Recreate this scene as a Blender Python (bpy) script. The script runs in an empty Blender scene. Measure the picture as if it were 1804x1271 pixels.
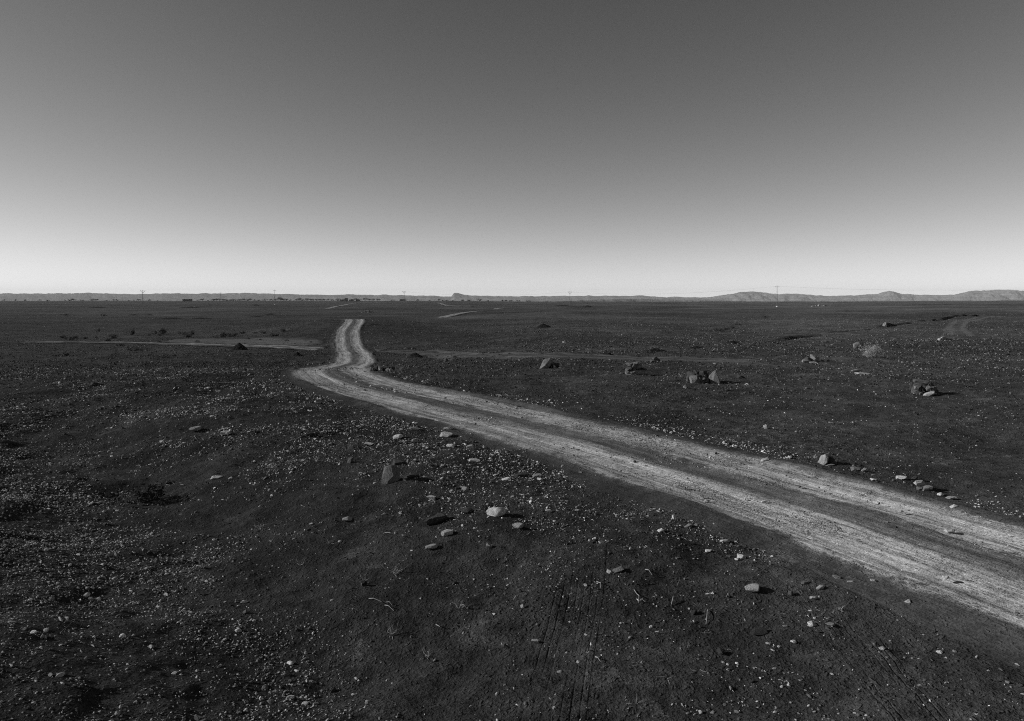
import bpy, bmesh, math, random
import numpy as np
from mathutils import Vector, Matrix, Euler

# ------------------------------------------------------------------ camera, sky, sun, exposure
EYE = 2.7                      # eye height above the near ground (m)
F = 1244.0                     # focal length in photograph pixels (photo is 1804 px wide)
HOR = 525.0                    # row of the level horizon in the photograph
SUN_AZ, SUN_EL = math.radians(-89), math.radians(21)     # azimuth from +Y (view), negative = left

scene = bpy.context.scene
C = scene.collection
cam_d = bpy.data.cameras.new('camera'); cam = bpy.data.objects.new('camera', cam_d); C.objects.link(cam)
cam.location = (0, 0, EYE); cam.rotation_euler = (math.pi / 2, 0, 0)
cam_d.sensor_width = 36.0; cam_d.lens = 36.0 * F / 1804.0
cam_d.shift_y = -(635.5 - HOR) / 1804.0
cam_d.clip_start = 0.1; cam_d.clip_end = 60000
scene.camera = cam

w = bpy.data.worlds.new('World'); scene.world = w; w.use_nodes = True
nt = w.node_tree; nt.nodes.clear()
sky = nt.nodes.new('ShaderNodeTexSky'); sky.sky_type = 'NISHITA'; sky.sun_disc = False
sky.sun_elevation = SUN_EL; sky.sun_rotation = SUN_AZ
sky.altitude = 900; sky.air_density = 1.0; sky.dust_density = 0.1; sky.ozone_density = 1.0
sep = nt.nodes.new('ShaderNodeSeparateColor')            # black and white film behind a red filter
pw = nt.nodes.new('ShaderNodeMath'); pw.operation = 'POWER'; pw.inputs[1].default_value = 1.6
ml = nt.nodes.new('ShaderNodeMath'); ml.operation = 'DIVIDE'         # the film's soft shoulder: y / (1 + y / 23)
sh = nt.nodes.new('ShaderNodeMath'); sh.operation = 'MULTIPLY_ADD'; sh.inputs[1].default_value = 1 / 23.0; sh.inputs[2].default_value = 1.0
bg = nt.nodes.new('ShaderNodeBackground'); bg.inputs['Strength'].default_value = 0.068
wo = nt.nodes.new('ShaderNodeOutputWorld')
L = nt.links.new
L(sky.outputs[0], sep.inputs[0]); L(sep.outputs[0], pw.inputs[0]); L(pw.outputs[0], ml.inputs[0]); L(pw.outputs[0], sh.inputs[0]); L(sh.outputs[0], ml.inputs[1])
L(ml.outputs[0], bg.inputs[0]); L(bg.outputs[0], wo.inputs[0])

sd = bpy.data.lights.new('sun', 'SUN'); sd.energy = 5.0; sd.angle = math.radians(0.53); sd.color = (1, 1, 1)
so = bpy.data.objects.new('sun', sd); C.objects.link(so)
sdir = Vector((math.sin(SUN_AZ) * math.cos(SUN_EL), math.cos(SUN_AZ) * math.cos(SUN_EL), math.sin(SUN_EL)))
so.rotation_euler = sdir.to_track_quat('Z', 'Y').to_euler(); so.location = (-40, 10, 30)

vs = scene.view_settings
vs.view_transform = 'Standard'; vs.look = 'None'; vs.gamma = 1.0; vs.exposure = 0.0
vs.use_curve_mapping = False
scene.cycles.use_denoising = False          # keep the grit crisp
scene.cycles.filter_width = 1.05

# ------------------------------------------------------------------ numpy noise and terrain height
rng = np.random.default_rng(7)

def _hash(ix, iy, s):
    h = (ix.astype(np.int64) * 374761393 + iy.astype(np.int64) * 668265263 + s * 1442695041) & 0xFFFFFFFF
    h = ((h ^ (h >> 13)) * 1274126177) & 0xFFFFFFFF
    h = ((h ^ (h >> 16)) * 2246822519) & 0xFFFFFFFF
    return (h ^ (h >> 15)).astype(np.float64) / 4294967295.0

def vn(x, y, s=0):
    x = np.asarray(x, float); y = np.asarray(y, float)
    ix = np.floor(x); iy = np.floor(y); fx = x - ix; fy = y - iy
    ux = fx * fx * fx * (fx * (fx * 6 - 15) + 10); uy = fy * fy * fy * (fy * (fy * 6 - 15) + 10)
    a = _hash(ix, iy, s); b = _hash(ix + 1, iy, s); c = _hash(ix, iy + 1, s); d = _hash(ix + 1, iy + 1, s)
    return (a + (b - a) * ux) * (1 - uy) + (c + (d - c) * ux) * uy - 0.5

def fbm(x, y, s=0, o=3):
    t = 0; a = 1.0
    for k in range(o):
        c_, s_ = math.cos(0.65 + 0.9 * k), math.sin(0.65 + 0.9 * k)          # turn each octave so the lattice never shows
        t = t + a * vn((c_ * x - s_ * y) * 2.07 ** k + 17.3 * k, (s_ * x + c_ * y) * 2.07 ** k - 9.1 * k, s + k); a *= 0.5
    return t

def sst(a, b, x):
    t = np.clip((x - a) / (b - a), 0, 1); return t * t * (3 - 2 * t)

def curve(knots):
    kx = np.array([k[0] for k in knots], float); ky = np.array([k[1] for k in knots], float)
    lx = np.log(np.linspace(0, 1, 4000) * 0 + np.geomspace(1, 40000, 4000))
    yy = np.interp(np.exp(lx), kx, ky)
    ker = np.hanning(61); ker /= ker.sum()
    yy = np.convolve(np.pad(yy, 30, mode='edge'), ker, mode='valid')
    return lambda d: np.interp(np.log(np.maximum(d, 1.0)), lx, yy)

P_LEFT = curve([(1, 0), (25, 0), (29, -.25), (37, -1.0), (50, -1.95), (75, -2.45), (110, -2.75), (160, -3.0), (300, -3.3), (1300, -3.0), (2000, -8), (4000, -26), (9000, -60), (40000, -60)])
P_CREST = curve([(1, 0), (25, 0), (29, -.25), (37, -1.0), (50, -1.95), (74, -2.4), (88, -1.55), (103, -.5), (108, -.45), (130, -1.7), (160, -2.9), (300, -3.3), (1300, -3.0), (2000, -8), (4000, -26), (9000, -60), (40000, -60)])
P_RIGHT = curve([(1, 0), (27, 0), (33, -.12), (60, -.75), (100, -1.25), (200, -1.9), (400, -2.7), (900, -3.2), (1500, -5.5), (2500, -13), (4000, -28), (9000, -60), (40000, -60)])

def H0(x, y):
    """smooth terrain, without the small relief"""
    x = np.asarray(x, float); y = np.asarray(y, float)
    d = np.maximum(y, 1.0); t = x / d
    dd = np.where(y > 1, np.hypot(y, 0.25 * x), 1.0)
    wr = sst(-0.17, 0.10, t)
    wc = sst(-0.40, -0.25, t) * (1 - sst(-0.20, 0.06, t))
    h = P_LEFT(dd) * (1 - wc) + P_CREST(dd) * wc
    h = h * (1 - wr) + P_RIGHT(dd) * wr
    # photographer's mound, just under the frame
    h = h + 1.1 * np.exp(-((x / 1.7) ** 2 + ((y - 0.2) / 1.7) ** 2))
    # gravel bank at lower left, dip of the old trail in front of it
    h = h + 0.22 * np.exp(-(((x + 4.6) / 2.6) ** 2 + ((y - 5.2) / 2.2) ** 2))
    h = h - 0.42 * np.exp(-(((x + 8.5 - (14.5 - y) * 0.75) / 2.2) ** 2)) * sst(2.5, 6, y) * (1 - sst(14, 19, y))
    # broad undulation, growing with distance
    far = sst(60, 400, y)
    h = h + far * (1.3 * fbm(x / 160., y / 160., 11, 3)) + sst(20, 60, y) * 0.16 * fbm(x / 14., y / 14., 15, 2)
    h = h + sst(-0.12, 0.1, t) * sst(26, 50, y) * (1 - sst(150, 400, y)) * 0.75 * fbm(x / 26., y / 26., 17, 2)
    h = h + (1 - sst(-0.5, -0.34, t)) * sst(30, 60, y) * (1 - sst(120, 300, y)) * 0.5 * fbm(x / 24., y / 24., 18, 2)
    # gentle rise of the plain towards the right edge far off
    h = h + 2.2 * sst(0.25, 0.85, t) * sst(60, 500, y)
    return h

def pix(u, v):
    """photograph pixel -> point on the smooth terrain"""
    tx = (u - 902.0) / F; tz = (v - HOR) / F
    ys = np.geomspace(2.5, 9000, 9000)
    below = (EYE - tz * ys) <= H0(tx * ys, ys)
    i = int(np.argmax(below))
    if not below[i]: i = len(ys) - 1
    a, b = ys[max(i - 1, 0)], ys[i]
    for _ in range(18):
        m = 0.5 * (a + b)
        if (EYE - tz * m) <= float(H0(tx * m, m)): b = m
        else: a = m
    return tx * b, b

# ------------------------------------------------------------------ road centre line
left_e = [(1700, 1092), (1500, 1004), (1300, 925), (1130, 866), (1000, 818), (900, 785), (800, 752), (700, 722), (640, 705), (590, 692), (552, 677)]
right_e = [(1700, 905), (1560, 862), (1400, 820), (1250, 790), (1130, 762), (1000, 737), (900, 718), (800, 700), (700, 683), (660, 672)]
def dens(P, n):
    P = np.array(P, float); s = np.r_[0, np.cumsum(np.hypot(*np.diff(P, axis=0).T))]
    t = np.linspace(0, s[-1], n); return np.c_[np.interp(t, s, P[:, 0]), np.interp(t, s, P[:, 1])]
LE = dens([pix(*p) for p in left_e], 80); RE = dens([pix(*p) for p in right_e], 400)
mid = []
for p in LE[::6]:
    q = RE[np.argmin(np.hypot(*(RE - p).T))]; mid.append((p + q) / 2)
mid = [m for m in mid if m[1] < 21.5]
d0 = (mid[0] - mid[2]); d0 = d0 / np.linalg.norm(d0)
pre = [mid[0] + d0 * 30, mid[0] + d0 * 20, mid[0] + d0 * 10, mid[0] + d0 * 4]
post = [pix(577, 662), (-8.9, 36.0), pix(626, 641), pix(623, 622), pix(611, 600), pix(614, 580), pix(626, 566), (-24.6, 109), (-25.0, 118), (-25, 130), (-28, 150)]
CL = np.array([tuple(p) for p in pre + mid + post], float)

def smooth(P, n, it):
    P = dens(P, n)
    for _ in range(it):
        P[1:-1] = 0.25 * P[:-2] + 0.5 * P[1:-1] + 0.25 * P[2:]
    return P
CL = smooth(CL, 900, 350)
CS = np.r_[0, np.cumsum(np.hypot(*np.diff(CL, axis=0).T))]
RW = 2.0                                    # half width of the road strip incl. dusty shoulders

def road_dist(x, y):
    x = np.asarray(x, float); y = np.asarray(y, float)
    out = np.full(x.shape, 99.0)
    m = (y > -30) & (y < 160) & (x > -45) & (x < 35)
    if m.any():
        px = x[m]; py = y[m]; best = np.full(px.shape, 1e9)
        Cd = CL[::3]
        for i in range(0, len(px), 20000):
            d = (px[i:i + 20000, None] - Cd[None, :, 0]) ** 2 + (py[i:i + 20000, None] - Cd[None, :, 1]) ** 2
            best[i:i + 20000] = d.min(1)
        out[m] = np.sqrt(best)
    return out

def H(x, y, rd=None):
    x = np.asarray(x, float); y = np.asarray(y, float)
    h = H0(x, y)
    if rd is None: rd = road_dist(x, y)
    k = 0.18 + 0.82 * sst(1.2, 2.6, rd)      # the bed is worn flat
    n = 0.12 * fbm(x / 3.0, y / 2.4, 21, 2) + 0.07 * fbm(x / 0.9, y / 0.9, 25, 2) * (1 + 0.6 * sst(-1, -6, x))
    n = n + 0.034 * fbm(x / 0.28, y / 0.24, 29, 3)
    near = 1 - sst(40, 140, y)
    return h + k * n * near + 0.05 * (1 - sst(1.0, 2.4, rd)) * near

PRINTS = [([(960, 1330), (975, 1240), (990, 1165), (1005, 1100), (1016, 1050), (1024, 1005), (1030, 965)], 0.26, 'ribbed tyre print in dark soil near the bottom centre', 201, 0.006),
          ([(1640, 1290), (1560, 1190), (1500, 1115), (1455, 1060), (1410, 1020), (1370, 985)], 0.22, 'faint ribbed tyre print leaving the road at lower right', 211, 0.006)]
PLINES = [smooth([pix(*p) for p in q[0]], 160, 30) for q in PRINTS]
def print_pit(x, y):
    out = np.zeros(x.shape); m = (y > 2) & (y < 12) & (x > -2) & (x < 6); px, py = x[m], y[m]; v = np.zeros(px.shape)
    for P_, q in zip(PLINES, PRINTS):
        for i in range(0, len(px), 20000):
            d = np.sqrt(((px[i:i + 20000, None] - P_[None, :, 0]) ** 2 + (py[i:i + 20000, None] - P_[None, :, 1]) ** 2).min(1))
            v[i:i + 20000] = np.maximum(v[i:i + 20000], 0.05 * (1 - sst(q[1] * 0.6, q[1] * 0.9, d)))
    out[m] = v; return out

# ------------------------------------------------------------------ materials
def new_mat(name):
    m = bpy.data.materials.new(name); m.use_nodes = True
    t = m.node_tree; t.nodes.clear()
    return m, t

class NB:
    """tiny node builder"""
    def __init__(s, t): s.t = t
    def n(s, kind, **kw):
        nd = s.t.nodes.new(kind)
        for k, v in kw.items(): setattr(nd, k, v)
        return nd
    def put(s, sock, v):
        if hasattr(v, 'is_output') or isinstance(v, bpy.types.NodeSocket): s.t.links.new(v, sock)
        else: sock.default_value = v
    def math(s, op, a, b=None, c=None, clamp=False):
        nd = s.n('ShaderNodeMath', operation=op, use_clamp=clamp); s.put(nd.inputs[0], a)
        if b is not None: s.put(nd.inputs[1], b)
        if c is not None: s.put(nd.inputs[2], c)
        return nd.outputs[0]
    def noise(s, vec, scale, detail=3, rough=0.6, dist=0.0):
        nd = s.n('ShaderNodeTexNoise'); s.put(nd.inputs['Vector'], vec)
        nd.inputs['Scale'].default_value = scale; nd.inputs['Detail'].default_value = detail
        nd.inputs['Roughness'].default_value = rough; nd.inputs['Distortion'].default_value = dist
        return nd.outputs[0]
    def mapr(s, v, a, b, c=0.0, d=1.0, kind='SMOOTHSTEP'):
        nd = s.n('ShaderNodeMapRange', interpolation_type=kind, clamp=True)
        s.put(nd.inputs['Value'], v)
        for k, val in zip(('From Min', 'From Max', 'To Min', 'To Max'), (a, b, c, d)): s.put(nd.inputs[k], val)
        return nd.outputs[0]
    def mixf(s, f, a, b):
        nd = s.n('ShaderNodeMix', data_type='FLOAT'); s.put(nd.inputs[0], f); s.put(nd.inputs[2], a); s.put(nd.inputs[3], b)
        return nd.outputs[0]
    def out(s, col, rough=1.0, height=None, dist=0.02, strength=1.0, spec=0.15):
        b = s.n('ShaderNodeBsdfPrincipled'); o = s.n('ShaderNodeOutputMaterial')
        s.put(b.inputs['Base Color'], col); s.put(b.inputs['Roughness'], rough)
        b.inputs['Specular IOR Level'].default_value = spec
        b.inputs['Diffuse Roughness'].default_value = 0.6
        if height is not None:
            bp = s.n('ShaderNodeBump'); bp.inputs['Distance'].default_value = dist; bp.inputs['Strength'].default_value = strength
            s.put(bp.inputs['Height'], height); s.t.links.new(bp.outputs[0], b.inputs['Normal'])
        s.t.links.new(b.outputs[0], o.inputs[0])

GROUND = 0.055
def soil(nb):
    """albedo and height of the dark desert soil, in world metres"""
    geo = nb.n('ShaderNodeNewGeometry'); P = geo.outputs['Position']
    big = nb.noise(P, 0.035, 3, 0.6); med = nb.noise(P, 0.5, 4, 0.65, 0.4); sm = nb.noise(P, 6.0, 4, 0.7)
    fine = nb.noise(P, 42.0, 3, 0.75)
    huge = nb.noise(P, 0.009, 3, 0.55)
    col = nb.math('MULTIPLY', nb.math('MULTIPLY', GROUND, nb.mapr(huge, 0.35, 0.65, 0.75, 1.3)), nb.mapr(big, 0.3, 0.7, 0.68, 1.4))
    col = nb.math('MULTIPLY', col, nb.mapr(med, 0.3, 0.72, 0.62, 1.45))
    col = nb.math('MULTIPLY', col, nb.mapr(sm, 0.3, 0.7, 0.72, 1.28))
    col = nb.math('MULTIPLY', col, nb.mapr(fine, 0.25, 0.75, 0.6, 1.4))
    # wind blown pale dust lying in irregular patches
    dust = nb.math('MULTIPLY', nb.mapr(nb.noise(P, 0.23, 5, 0.7, 1.0), 0.58, 0.72), nb.mapr(sm, 0.4, 0.65))
    col = nb.math('MULTIPLY', col, nb.math('ADD', 1.0, nb.math('MULTIPLY', dust, 1.1)))
    crust = nb.math('MULTIPLY', nb.mapr(nb.noise(P, 1.1, 6, 0.72, 0.6), 0.56, 0.66), nb.mapr(fine, 0.35, 0.6))
    col = nb.math('MULTIPLY', col, nb.math('ADD', 1.0, nb.math('MULTIPLY', crust, 0.8)))
    vo = nb.n('ShaderNodeTexVoronoi'); wv = nb.n('ShaderNodeVectorMath', operation='MULTIPLY_ADD'); nt_ = nb.n('ShaderNodeTexNoise'); nb.put(nt_.inputs['Vector'], P); nt_.inputs['Scale'].default_value = 9.0
    nb.put(wv.inputs[0], nt_.outputs['Color']); wv.inputs[1].default_value = (0.12, 0.12, 0.12); nb.put(wv.inputs[2], P)
    nb.put(vo.inputs['Vector'], wv.outputs[0]); vo.inputs['Scale'].default_value = 26.0
    peb = nb.mapr(vo.outputs['Distance'], 0.1, 0.55, 1.0, 0.0)
    pebs = nb.math('MULTIPLY', peb, nb.mapr(vo.outputs['Color'], 0.35, 0.9))
    col = nb.math('MULTIPLY', col, nb.math('ADD', 1.0, nb.math('MULTIPLY', pebs, 0.35)))
    hgt = nb.math('ADD', nb.math('MULTIPLY', sm, 1.2), nb.math('ADD', nb.math('MULTIPLY', fine, 0.45), nb.math('MULTIPLY', pebs, 0.5)))
    return P, col, hgt

def rgb(nb, v):
    c = nb.n('ShaderNodeCombineColor')
    for i in range(3): nb.put(c.inputs[i], v)
    return c.outputs[0]

M = {}
m, t = new_mat('desert_soil'); nb = NB(t); P, col, hg = soil(nb); nb.out(rgb(nb, col), 1.0, hg, 0.05, 1.0, 0.05); M['soil'] = m

def track_mat(name, bright, kind):
    m, t = new_mat(name); nb = NB(t); P, col, hg = soil(nb)
    ra = nb.n('ShaderNodeAttribute', attribute_name='along').outputs['Fac']
    rc = nb.n('ShaderNodeAttribute', attribute_name='across').outputs['Fac']
    cv = nb.n('ShaderNodeCombineXYZ'); nb.put(cv.inputs[0], nb.math('MULTIPLY', ra, 0.22)); nb.put(cv.inputs[1], nb.math('MULTIPLY', rc, 5.0))
    streak = nb.noise(cv.outputs[0], 1.0, 5, 0.65, 0.3)
    cv2 = nb.n('ShaderNodeCombineXYZ'); nb.put(cv2.inputs[0], nb.math('MULTIPLY', ra, 0.7)); nb.put(cv2.inputs[1], nb.math('MULTIPLY', rc, 24.0))
    streak2 = nb.noise(cv2.outputs[0], 1.0, 4, 0.7)
    cv3 = nb.n('ShaderNodeCombineXYZ'); nb.put(cv3.inputs[0], nb.math('MULTIPLY', ra, 0.09)); cv3.inputs[1].default_value = 3.0
    wob = nb.math('MULTIPLY', nb.math('SUBTRACT', nb.noise(cv3.outputs[0], 1.0, 3), 0.5), 0.5 if kind == 'main' else 0.3)
    clump = nb.noise(P, 1.7, 4, 0.7); grit = nb.noise(P, 60.0, 2, 0.8); sm = nb.noise(P, 9.0, 4, 0.7)
    rag = nb.math('ADD', nb.math('MULTIPLY', nb.math('SUBTRACT', sm, 0.5), 0.55), nb.math('MULTIPLY', nb.math('SUBTRACT', clump, 0.5), 0.65))
    r = nb.math('ADD', rc, nb.math('ADD', wob, rag))
    def band(c, a, b):
        return nb.mapr(nb.math('ABSOLUTE', nb.math('SUBTRACT', r, c)), a, b, 1.0, 0.0)
    if kind == 'main':
        tr = nb.math('MAXIMUM', band(-0.84, 0.36, 0.66), band(0.80, 0.32, 0.60))
        base = band(0.0, 1.25, 1.75)
        k = nb.math('ADD', nb.math('MULTIPLY', tr, 0.75), nb.math('MULTIPLY', base, 0.25))
    else:
        tr = nb.math('MAXIMUM', band(-0.75, 0.12, 0.5), band(0.75, 0.12, 0.5))
        base = band(0.0, 0.9, 2.2)
        k = nb.math('ADD', nb.math('MULTIPLY', tr, 0.75), nb.math('MULTIPLY', base, 0.25))
        if kind == 'sand': k = base
    k = nb.math('MULTIPLY', k, nb.mapr(streak, 0.27, 0.66, 0.30, 1.15))
    k = nb.math('MULTIPLY', k, nb.mapr(streak2, 0.30, 0.64, 0.52, 1.14))
    k = nb.math('MULTIPLY', k, nb.mapr(clump, 0.28, 0.62, 0.55, 1.08))
    k = nb.math('MULTIPLY', k, nb.mapr(nb.noise(P, 14.0, 3, 0.75), 0.3, 0.65, 0.62, 1.1))
    # ragged fade towards the strip border so the dust ends in tongues
    edge = nb.mapr(nb.math('ADD', nb.math('ABSOLUTE', rc), nb.math('MULTIPLY', nb.math('ADD', nb.math('SUBTRACT', sm, 0.5), nb.math('SUBTRACT', clump, 0.5)), 0.9)), 1.3, 1.9, 1.0, 0.0)
    k = nb.math('MULTIPLY', k, edge, clamp=True)
    pale = nb.math('MULTIPLY', bright, nb.math('MULTIPLY', nb.mapr(grit, 0.25, 0.75, 0.55, 1.35), nb.mapr(sm, 0.3, 0.7, 0.85, 1.12)))
    c = nb.mixf(k, col, pale)
    hh = nb.math('ADD', nb.math('MULTIPLY', hg, nb.mapr(k, 0, 0.6, 0.8, 0.25)), nb.math('ADD', nb.math('MULTIPLY', streak2, 0.9), nb.math('MULTIPLY', grit, 0.25)))
    nb.out(rgb(nb, c), 1.0, hh, 0.03, 0.9, 0.05)
    return m
M['road'] = track_mat('pale_dust_road', 0.57, 'main')
M['side'] = track_mat('thin_dust_track', 0.48, 'side')
M['faint'] = track_mat('faint_dust_track', 0.11, 'side')
M['mid'] = track_mat('thin_wheel_marks', 0.15, 'side')
m, t = new_mat('dark_rubble_soil'); nb = NB(t); P, col, hg = soil(nb); nb.out(rgb(nb, nb.math('MULTIPLY', col, 0.5)), 1.0, hg, 0.08, 1.0, 0.05); M['mound'] = m
M['sand'] = track_mat('pale_sand_flat', 0.17, 'sand')
M['fartrack'] = track_mat('far_dust_track', 0.62, 'side')

def rock_mat(name, gain, lo, hi, inst):
    m, t = new_mat(name); nb = NB(t)
    tc = nb.n('ShaderNodeTexCoord'); oi = nb.n('ShaderNodeObjectInfo')
    off = nb.n('ShaderNodeVectorMath', operation='ADD'); nb.put(off.inputs[0], tc.outputs['Object'])
    sc = nb.math('MULTIPLY', oi.outputs['Random'], 37.0); cx = nb.n('ShaderNodeCombineXYZ'); nb.put(cx.inputs[0], sc); nb.put(off.inputs[1], cx.outputs[0])
    V = off.outputs[0]
    n1 = nb.noise(V, 1.6, 4, 0.65); n2 = nb.noise(V, 8.0, 4, 0.7); n3 = nb.noise(V, 30.0, 2, 0.7)
    if inst:
        rr = nb.math('POWER', oi.outputs['Random'], gain)
        base = nb.mixf(rr, lo, hi)
    else:
        sepc = nb.n('ShaderNodeSeparateColor'); nb.put(sepc.inputs[0], oi.outputs['Color']); base = sepc.outputs[0]
    c = nb.math('MULTIPLY', base, nb.mapr(n1, 0.3, 0.7, 0.7, 1.25))
    c = nb.math('MULTIPLY', c, nb.mapr(n2, 0.3, 0.7, 0.75, 1.2))
    c = nb.math('MULTIPLY', c, nb.mapr(n3, 0.3, 0.7, 0.85, 1.12))
    nb.out(rgb(nb, c), 0.85, nb.math('ADD', n2, nb.math('MULTIPLY', n3, 0.4)), 0.06, 0.7, 0.25)
    return m
M['rock'] = rock_mat('weathered_rock', 1, 0, 0, False)
M['gravel'] = rock_mat('loose_gravel', 2.0, 0.055, 0.95, True)
M['gravel_bank'] = rock_mat('bank_gravel', 1.25, 0.06, 0.95, True)
M['gravel_road'] = rock_mat('road_grit', 1.4, 0.12, 0.6, True)
M['gravel_dark'] = rock_mat('varnished_gravel', 7.0, 0.042, 0.36, True)

def plain(name, v, var=0.25, scale=8.0, rough=0.9, bump=0.0):
    m, t = new_mat(name); nb = NB(t); tc = nb.n('ShaderNodeTexCoord')
    n1 = nb.noise(tc.outputs['Object'], scale, 4, 0.65)
    c = nb.math('MULTIPLY', v, nb.mapr(n1, 0.3, 0.7, 1 - var, 1 + var))
    nb.out(rgb(nb, c), rough, n1 if bump else None, bump, 1.0, 0.1)
    return m
M['concrete'] = plain('grey_concrete', 0.16, 0.2, 1.5)
M['steel'] = plain('dull_steel', 0.12, 0.2, 3)
M['ceramic'] = plain('dark_ceramic', 0.08, 0.1, 3, 0.4)
M['whitewash'] = plain('whitewash', 0.62, 0.12, 0.6)
M['mud'] = plain('mud_plaster', 0.20, 0.25, 0.5)
M['darkwall'] = plain('dark_block_wall', 0.05, 0.25, 0.5)
M['opening'] = plain('unlit_opening', 0.02, 0.2, 2)
M['foliage'] = plain('dark_foliage', 0.045, 0.5, 3)
M['bark'] = plain('bark', 0.06, 0.3, 4)
M['drybush'] = plain('dry_pale_twigs', 0.40, 0.35, 14)
M['straw'] = plain('bleached_straw', 0.30, 0.25, 20)
M['shrubleaf'] = plain('dusty_shrub_leaf', 0.04, 0.5, 20)
M['shrubgrey'] = plain('grey_shrub_leaf', 0.10, 0.45, 20)

m, t = new_mat('eroded_hill'); nb = NB(t)
geo = nb.n('ShaderNodeNewGeometry'); P = geo.outputs['Position']
sx = nb.n('ShaderNodeSeparateXYZ'); nb.put(sx.inputs[0], P)
strat = nb.n('ShaderNodeCombineXYZ'); nb.put(strat.inputs[2], nb.math('MULTIPLY', sx.outputs[2], 0.07)); nb.put(strat.inputs[0], nb.math('MULTIPLY', sx.outputs[0], 0.0012))
s1 = nb.noise(strat.outputs[0], 1.0, 4, 0.6); s2 = nb.noise(P, 0.006, 5, 0.65)
c = nb.math('MULTIPLY', 0.11, nb.math('MULTIPLY', nb.mapr(s1, 0.3, 0.7, 0.7, 1.3), nb.mapr(s2, 0.3, 0.7, 0.65, 1.45)))
nb.out(rgb(nb, c), 1.0, s2, 25.0, 0.8, 0.02); M['hill'] = m

# ------------------------------------------------------------------ object helpers
def mesh_obj(name, verts, faces, mat, parent=None, smooth=False):
    me = bpy.data.meshes.new(name)
    if isinstance(verts, np.ndarray): verts = verts.tolist()
    me.from_pydata(verts, [], faces)
    if mat: me.materials.append(mat)
    if smooth: me.polygons.foreach_set('use_smooth', [True] * len(me.polygons))
    me.update()
    o = bpy.data.objects.new(name, me); C.objects.link(o)
    if parent: o.parent = parent
    return o

def inst(name, me, parent=None, loc=(0, 0, 0), rot=(0, 0, 0), sc=(1, 1, 1), tone=None):
    o = bpy.data.objects.new(name, me); C.objects.link(o)
    o.location = loc; o.rotation_euler = rot; o.scale = sc
    if parent: o.parent = parent
    if tone is not None: o.color = (tone, tone, tone, 1)
    return o

def empty(name, loc, rz=0):
    o = bpy.data.objects.new(name, None); C.objects.link(o); o.location = loc; o.rotation_euler = (0, 0, rz)
    o.empty_display_size = 0.2
    return o

def tag(o, label, cat, group=None):
    o['label'] = label; o['category'] = cat
    if group: o['group'] = group
    return o

def struct(o, label=None, kind='structure', cat=None):
    o['kind'] = kind
    if label: o['label'] = label
    if cat: o['category'] = cat
    return o

def grid_mesh(name, X, Y, Z, mat, wrap=False, attrs=None):
    nr, nc = X.shape
    v = np.stack([X, Y, Z], -1).reshape(-1, 3)
    ci = np.arange(nc if wrap else nc - 1); ri = np.arange(nr - 1)
    a = (ri[:, None] * nc + ci[None, :]); b = (ri[:, None] * nc + ((ci + 1) % nc)[None, :])
    q = np.stack([a, b, b + nc, a + nc], -1).reshape(-1, 4)
    me = bpy.data.meshes.new(name)
    me.vertices.add(len(v)); me.vertices.foreach_set('co', v.ravel().astype(np.float32))
    me.loops.add(q.size); me.loops.foreach_set('vertex_index', q.ravel().astype(np.int32))
    me.polygons.add(len(q)); me.polygons.foreach_set('loop_start', np.arange(0, q.size, 4, dtype=np.int32))
    me.polygons.foreach_set('use_smooth', np.ones(len(q), dtype=bool))
    me.update(calc_edges=True)
    if attrs:
        for k, val in attrs.items():
            at = me.attributes.new(k, 'FLOAT', 'POINT'); at.data.foreach_set('value', np.asarray(val, np.float32).ravel())
    me.materials.append(mat)
    o = bpy.data.objects.new(name, me); C.objects.link(o)
    return o

# ------------------------------------------------------------------ the ground: one sheet to beyond the hills
rs = [0.15]
while rs[-1] < 32000:
    d = rs[-1]
    rs.append(d + (0.25 if d < 4.5 else 0.0058 * d if d < 32 else 0.011 * d if d < 320 else 0.035 * d))
rs = np.array(rs)
th = np.r_[np.radians(np.linspace(-43, 43, 760)), np.radians(np.linspace(43, 317, 92)[1:-1])]
R_, T_ = np.meshgrid(rs, th, indexing='ij')
GX = R_ * np.sin(T_); GY = R_ * np.cos(T_)
rd = road_dist(GX, GY)
GZ = H(GX, GY, rd)
GZ = GZ - 0.09 * (1 - sst(1.35, 1.95, rd))           # bed cut below the road strip
GZ = GZ - print_pit(GX, GY)
ground = grid_mesh('ground', GX[:, ::-1], GY[:, ::-1], GZ[:, ::-1], M['soil'], wrap=True)
struct(ground, 'dark stony desert plain stretching to the far hills')

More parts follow.
